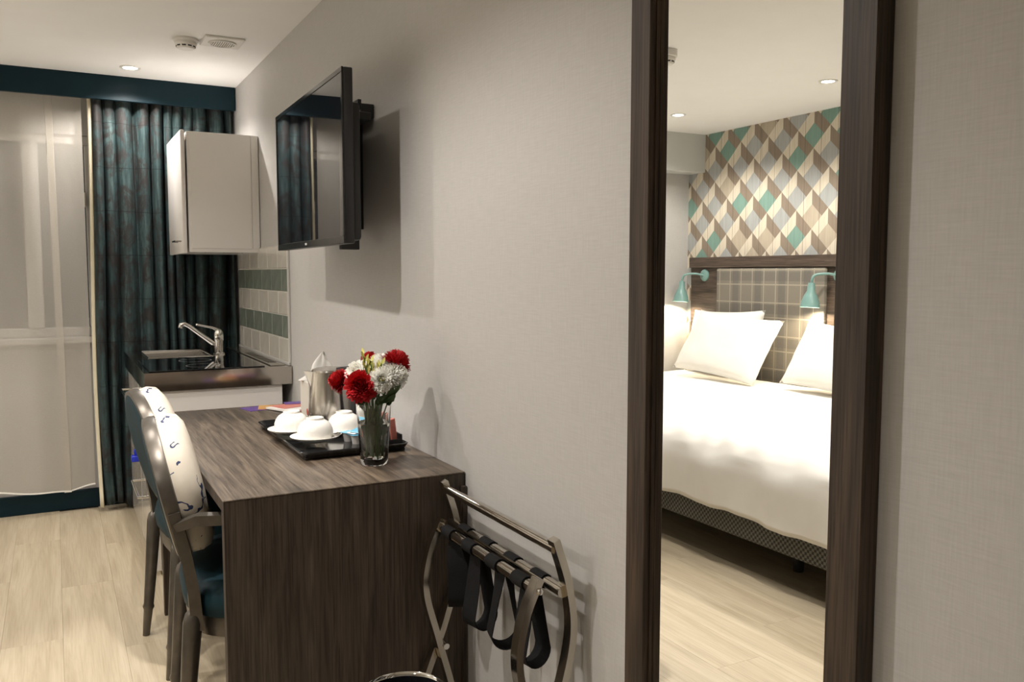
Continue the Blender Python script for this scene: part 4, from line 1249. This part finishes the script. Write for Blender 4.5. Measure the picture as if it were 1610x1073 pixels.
def duvet(name, label, x0, x1, y0, y1, ztop, hem, seed, group):
    """x0 head, x1 foot edge, y0..y1 sides; hangs at foot and sides"""
    hang = ztop - hem
    LX, LY = (x1 - x0), (y1 - y0)
    nx, ny = 100, 150
    r = 0.12
    def fn(u, v):
        sx_ = u * (LX + hang) - 0.0            # distance along from head
        sy_ = -hang * 0.55 + v * (LY + hang * 1.1)
        def fold(s, L_):
            # returns coordinate and drop
            if s <= L_ - r:
                return s, 0.0
            a = (s - (L_ - r)) / r
            if a < math.pi / 2:
                return L_ - r + r * math.sin(a), r * (1 - math.cos(a))
            return L_, r + (s - (L_ - r) - r * math.pi / 2)
        px, dx_ = fold(sx_, LX)
        if sy_ < LY / 2:
            py, dy_ = fold(LY - sy_, LY); py = LY - py
        else:
            py, dy_ = fold(sy_, LY)
        x, y = x0 + px, y0 + py
        drop = max(dx_, dy_)
        top = ztop - 0.02 * ((px / LX) ** 2)
        nz = noise.noise(Vector((x * 2.2 + seed, y * 2.2, 0))) * 0.009
        dirn = (x * 0.75 + y * 1.0)
        nz += 0.011 * noise.noise(Vector((dirn * 12 + seed, (y - x) * 1.6, 3.0))) * 1.6 * max(0.15, min(1, (px / LX) * 1.4 - 0.3))
        z = top - drop + nz * (1 if drop < 0.02 else 0.3)
        if dx_ > r * 0.5:
            x += 0.012 * math.sin(y * 15 + seed) * min(1, dx_ / 0.1) + 0.008 * noise.noise(Vector((y * 12, drop * 4, seed)))
        if dx_ > 0.1:
            z += 0.005 * math.sin(y * 4 + seed)
        return Vector((x, y, z))
    o = obj(name, grid(BM(), fn, nx, ny), M['linen_w'], smooth=180, loc=((x0 + x1) / 2, (y0 + y1) / 2, hem))
    s = o.modifiers.new('fill', 'SOLIDIFY'); s.thickness = 0.018; s.offset = -1
    return tag(o, label, 'duvet', group)

def bed(label, y0, y1):
    x0, x1 = HX + 0.035, -1.635
    t = thing('bed', label, 'bed', ((x0 + x1) / 2, (y0 + y1) / 2, 0))
    obj('base', B(x0, x1, y0 + 0.02, y1 - 0.02, 0.165, 0.352, bev=0.01, seg=2), M['check'], t, 40)
    obj('mattress', B(x0, x1 + 0.004, y0 + 0.02, y1 - 0.02, 0.353, 0.505, bev=0.035, seg=3), M['mattress'], t, 40)
    for lx in (x0 + 0.12, x1 - 0.27):
        for ly in (y0 + 0.16, y1 - 0.9 if y1 < 4 else y1 - 0.16):
            obj('leg', cyl(BM(), (lx, ly, 0), (lx, ly, 0.165), 0.022, 0.026), M['black'], t, 40)
    return t
bed('bed on short black legs next to the window wall under the headboard', 3.56, 5.06)
bed('bed with small-check base standing away from the window', 1.95, 3.50)
duvet('duvet', 'creased white duvet spread across both beds', HX + 0.155, -1.603, 1.93, 5.08, 0.578, 0.338, 9.0, None)

def pillow(label, c, w, h, th, rx, rz, seed):
    """w along y, h up the slope; leaning back on the headboard"""
    bm = BM()
    n_ = 22
    def f(u, v, s):
        a, b2 = 2 * u - 1, 2 * v - 1
        k = (1 - abs(a) ** 3.2) * (1 - abs(b2) ** 3.2)
        tt = th * (max(k, 0) ** 0.42) * 0.5
        pinch = 1 - 0.055 * (1 - abs(a) ** 2) * 0
        yy = a * w / 2 * (1 - 0.045 * (1 - b2 * b2))
        zz = b2 * h / 2 * (1 - 0.07 * (1 - a * a))
        tt += 0.006 * noise.noise(Vector((a * 3 + seed, b2 * 3, s)))* (1 if k > 0.05 else 0)
        return Vector((s * tt, yy, zz))
    Rm = Matrix.Translation(c) @ Matrix.Rotation(rz, 4, 'X') @ Matrix.Rotation(rx, 4, 'Y')
    for s in (1, -1):
        grid(bm, lambda u, v: Rm @ f(u, v, s), n_, n_)
    bmesh.ops.remove_doubles(bm, verts=bm.verts, dist=0.0008)
    o = obj('pillow', bm, M['linen_w'], smooth=180, loc=c)
    return tag(o, label, 'pillow', 'pillows on the bed')
pillow('white pillow at the back, nearer the window wall', (-3.262, 4.60, 0.815), 0.72, 0.46, 0.13, math.radians(-14), math.radians(-2), 1)
pillow('white pillow in front, leaning on the headboard panel', (-3.07, 4.36, 0.813), 0.80, 0.47, 0.14, math.radians(-30), math.radians(3), 2)
pillow('white pillow beyond the dark gap, away from the window', (-3.14, 3.46, 0.793), 0.72, 0.44, 0.14, math.radians(-30), math.radians(3), 3)

def reading_lamp(y, label, watts):
    z = 1.285
    t = thing('reading_lamp', label, 'lamp', (HX, y, z), 'teal reading lamps on the headboard')
    Rx = Matrix.Rotation(math.pi / 2, 3, 'Y')
    obj('wall_disc', lathe(BM(), [(0, 0.020), (0.030, 0.018), (0.043, 0.010), (0.045, 0.0), (0, 0.0)], (HX, y, z), 28, Rx), M['teal_metal'], t, 40)
    hx, hy = HX + 0.13, y + 0.105
    pts = bez([(HX + 0.015, y, z), (HX + 0.06, y + 0.045, z + 0.012), (HX + 0.115, y + 0.093, z + 0.004), (hx, hy, z - 0.028), (hx, hy, z - 0.055)], 6)
    obj('arm', tube(BM(), pts, 0.0085, 12), M['teal_metal'], t, 60)
    Rt = Matrix.Rotation(math.radians(-4), 3, 'Y')
    obj('shade', lathe(BM(), [(0.0, -0.045), (0.020, -0.045), (0.022, -0.052), (0.025, -0.098), (0.040, -0.125), (0.055, -0.165), (0.060, -0.200), (0.058, -0.200), (0.052, -0.165), (0.037, -0.127), (0.022, -0.100), (0.0, -0.098)], (hx, hy, z), 32, Rt), M['teal_metal'], t, 40)
    obj('bulb', lathe(BM(), [(0, -0.102), (0.012, -0.106), (0.020, -0.125), (0.021, -0.140), (0.015, -0.155), (0, -0.161)], (hx, hy, z), 20, Rt), M['bulb'], t, 60)
    ld = bpy.data.lights.new('reading_lamp_light', 'SPOT')
    ld.energy = watts
    ld.color = (1.0, 0.82, 0.60)
    ld.shadow_soft_size = 0.03
    ld.spot_size = math.radians(155)
    ld.spot_blend = 0.25
    lo = bpy.data.objects.new('reading_lamp_light', ld)
    COL.objects.link(lo)
    lo.parent = t
    lo.location = (hx - HX, hy - y, -0.178)
    lo.rotation_euler = (0, math.radians(-4), 0)
    return t
reading_lamp(4.975, 'lit teal reading lamp beside the window-side edge of the headboard', 9)
reading_lamp(3.720, 'lit teal reading lamp on the headboard past the tartan panel', 9)
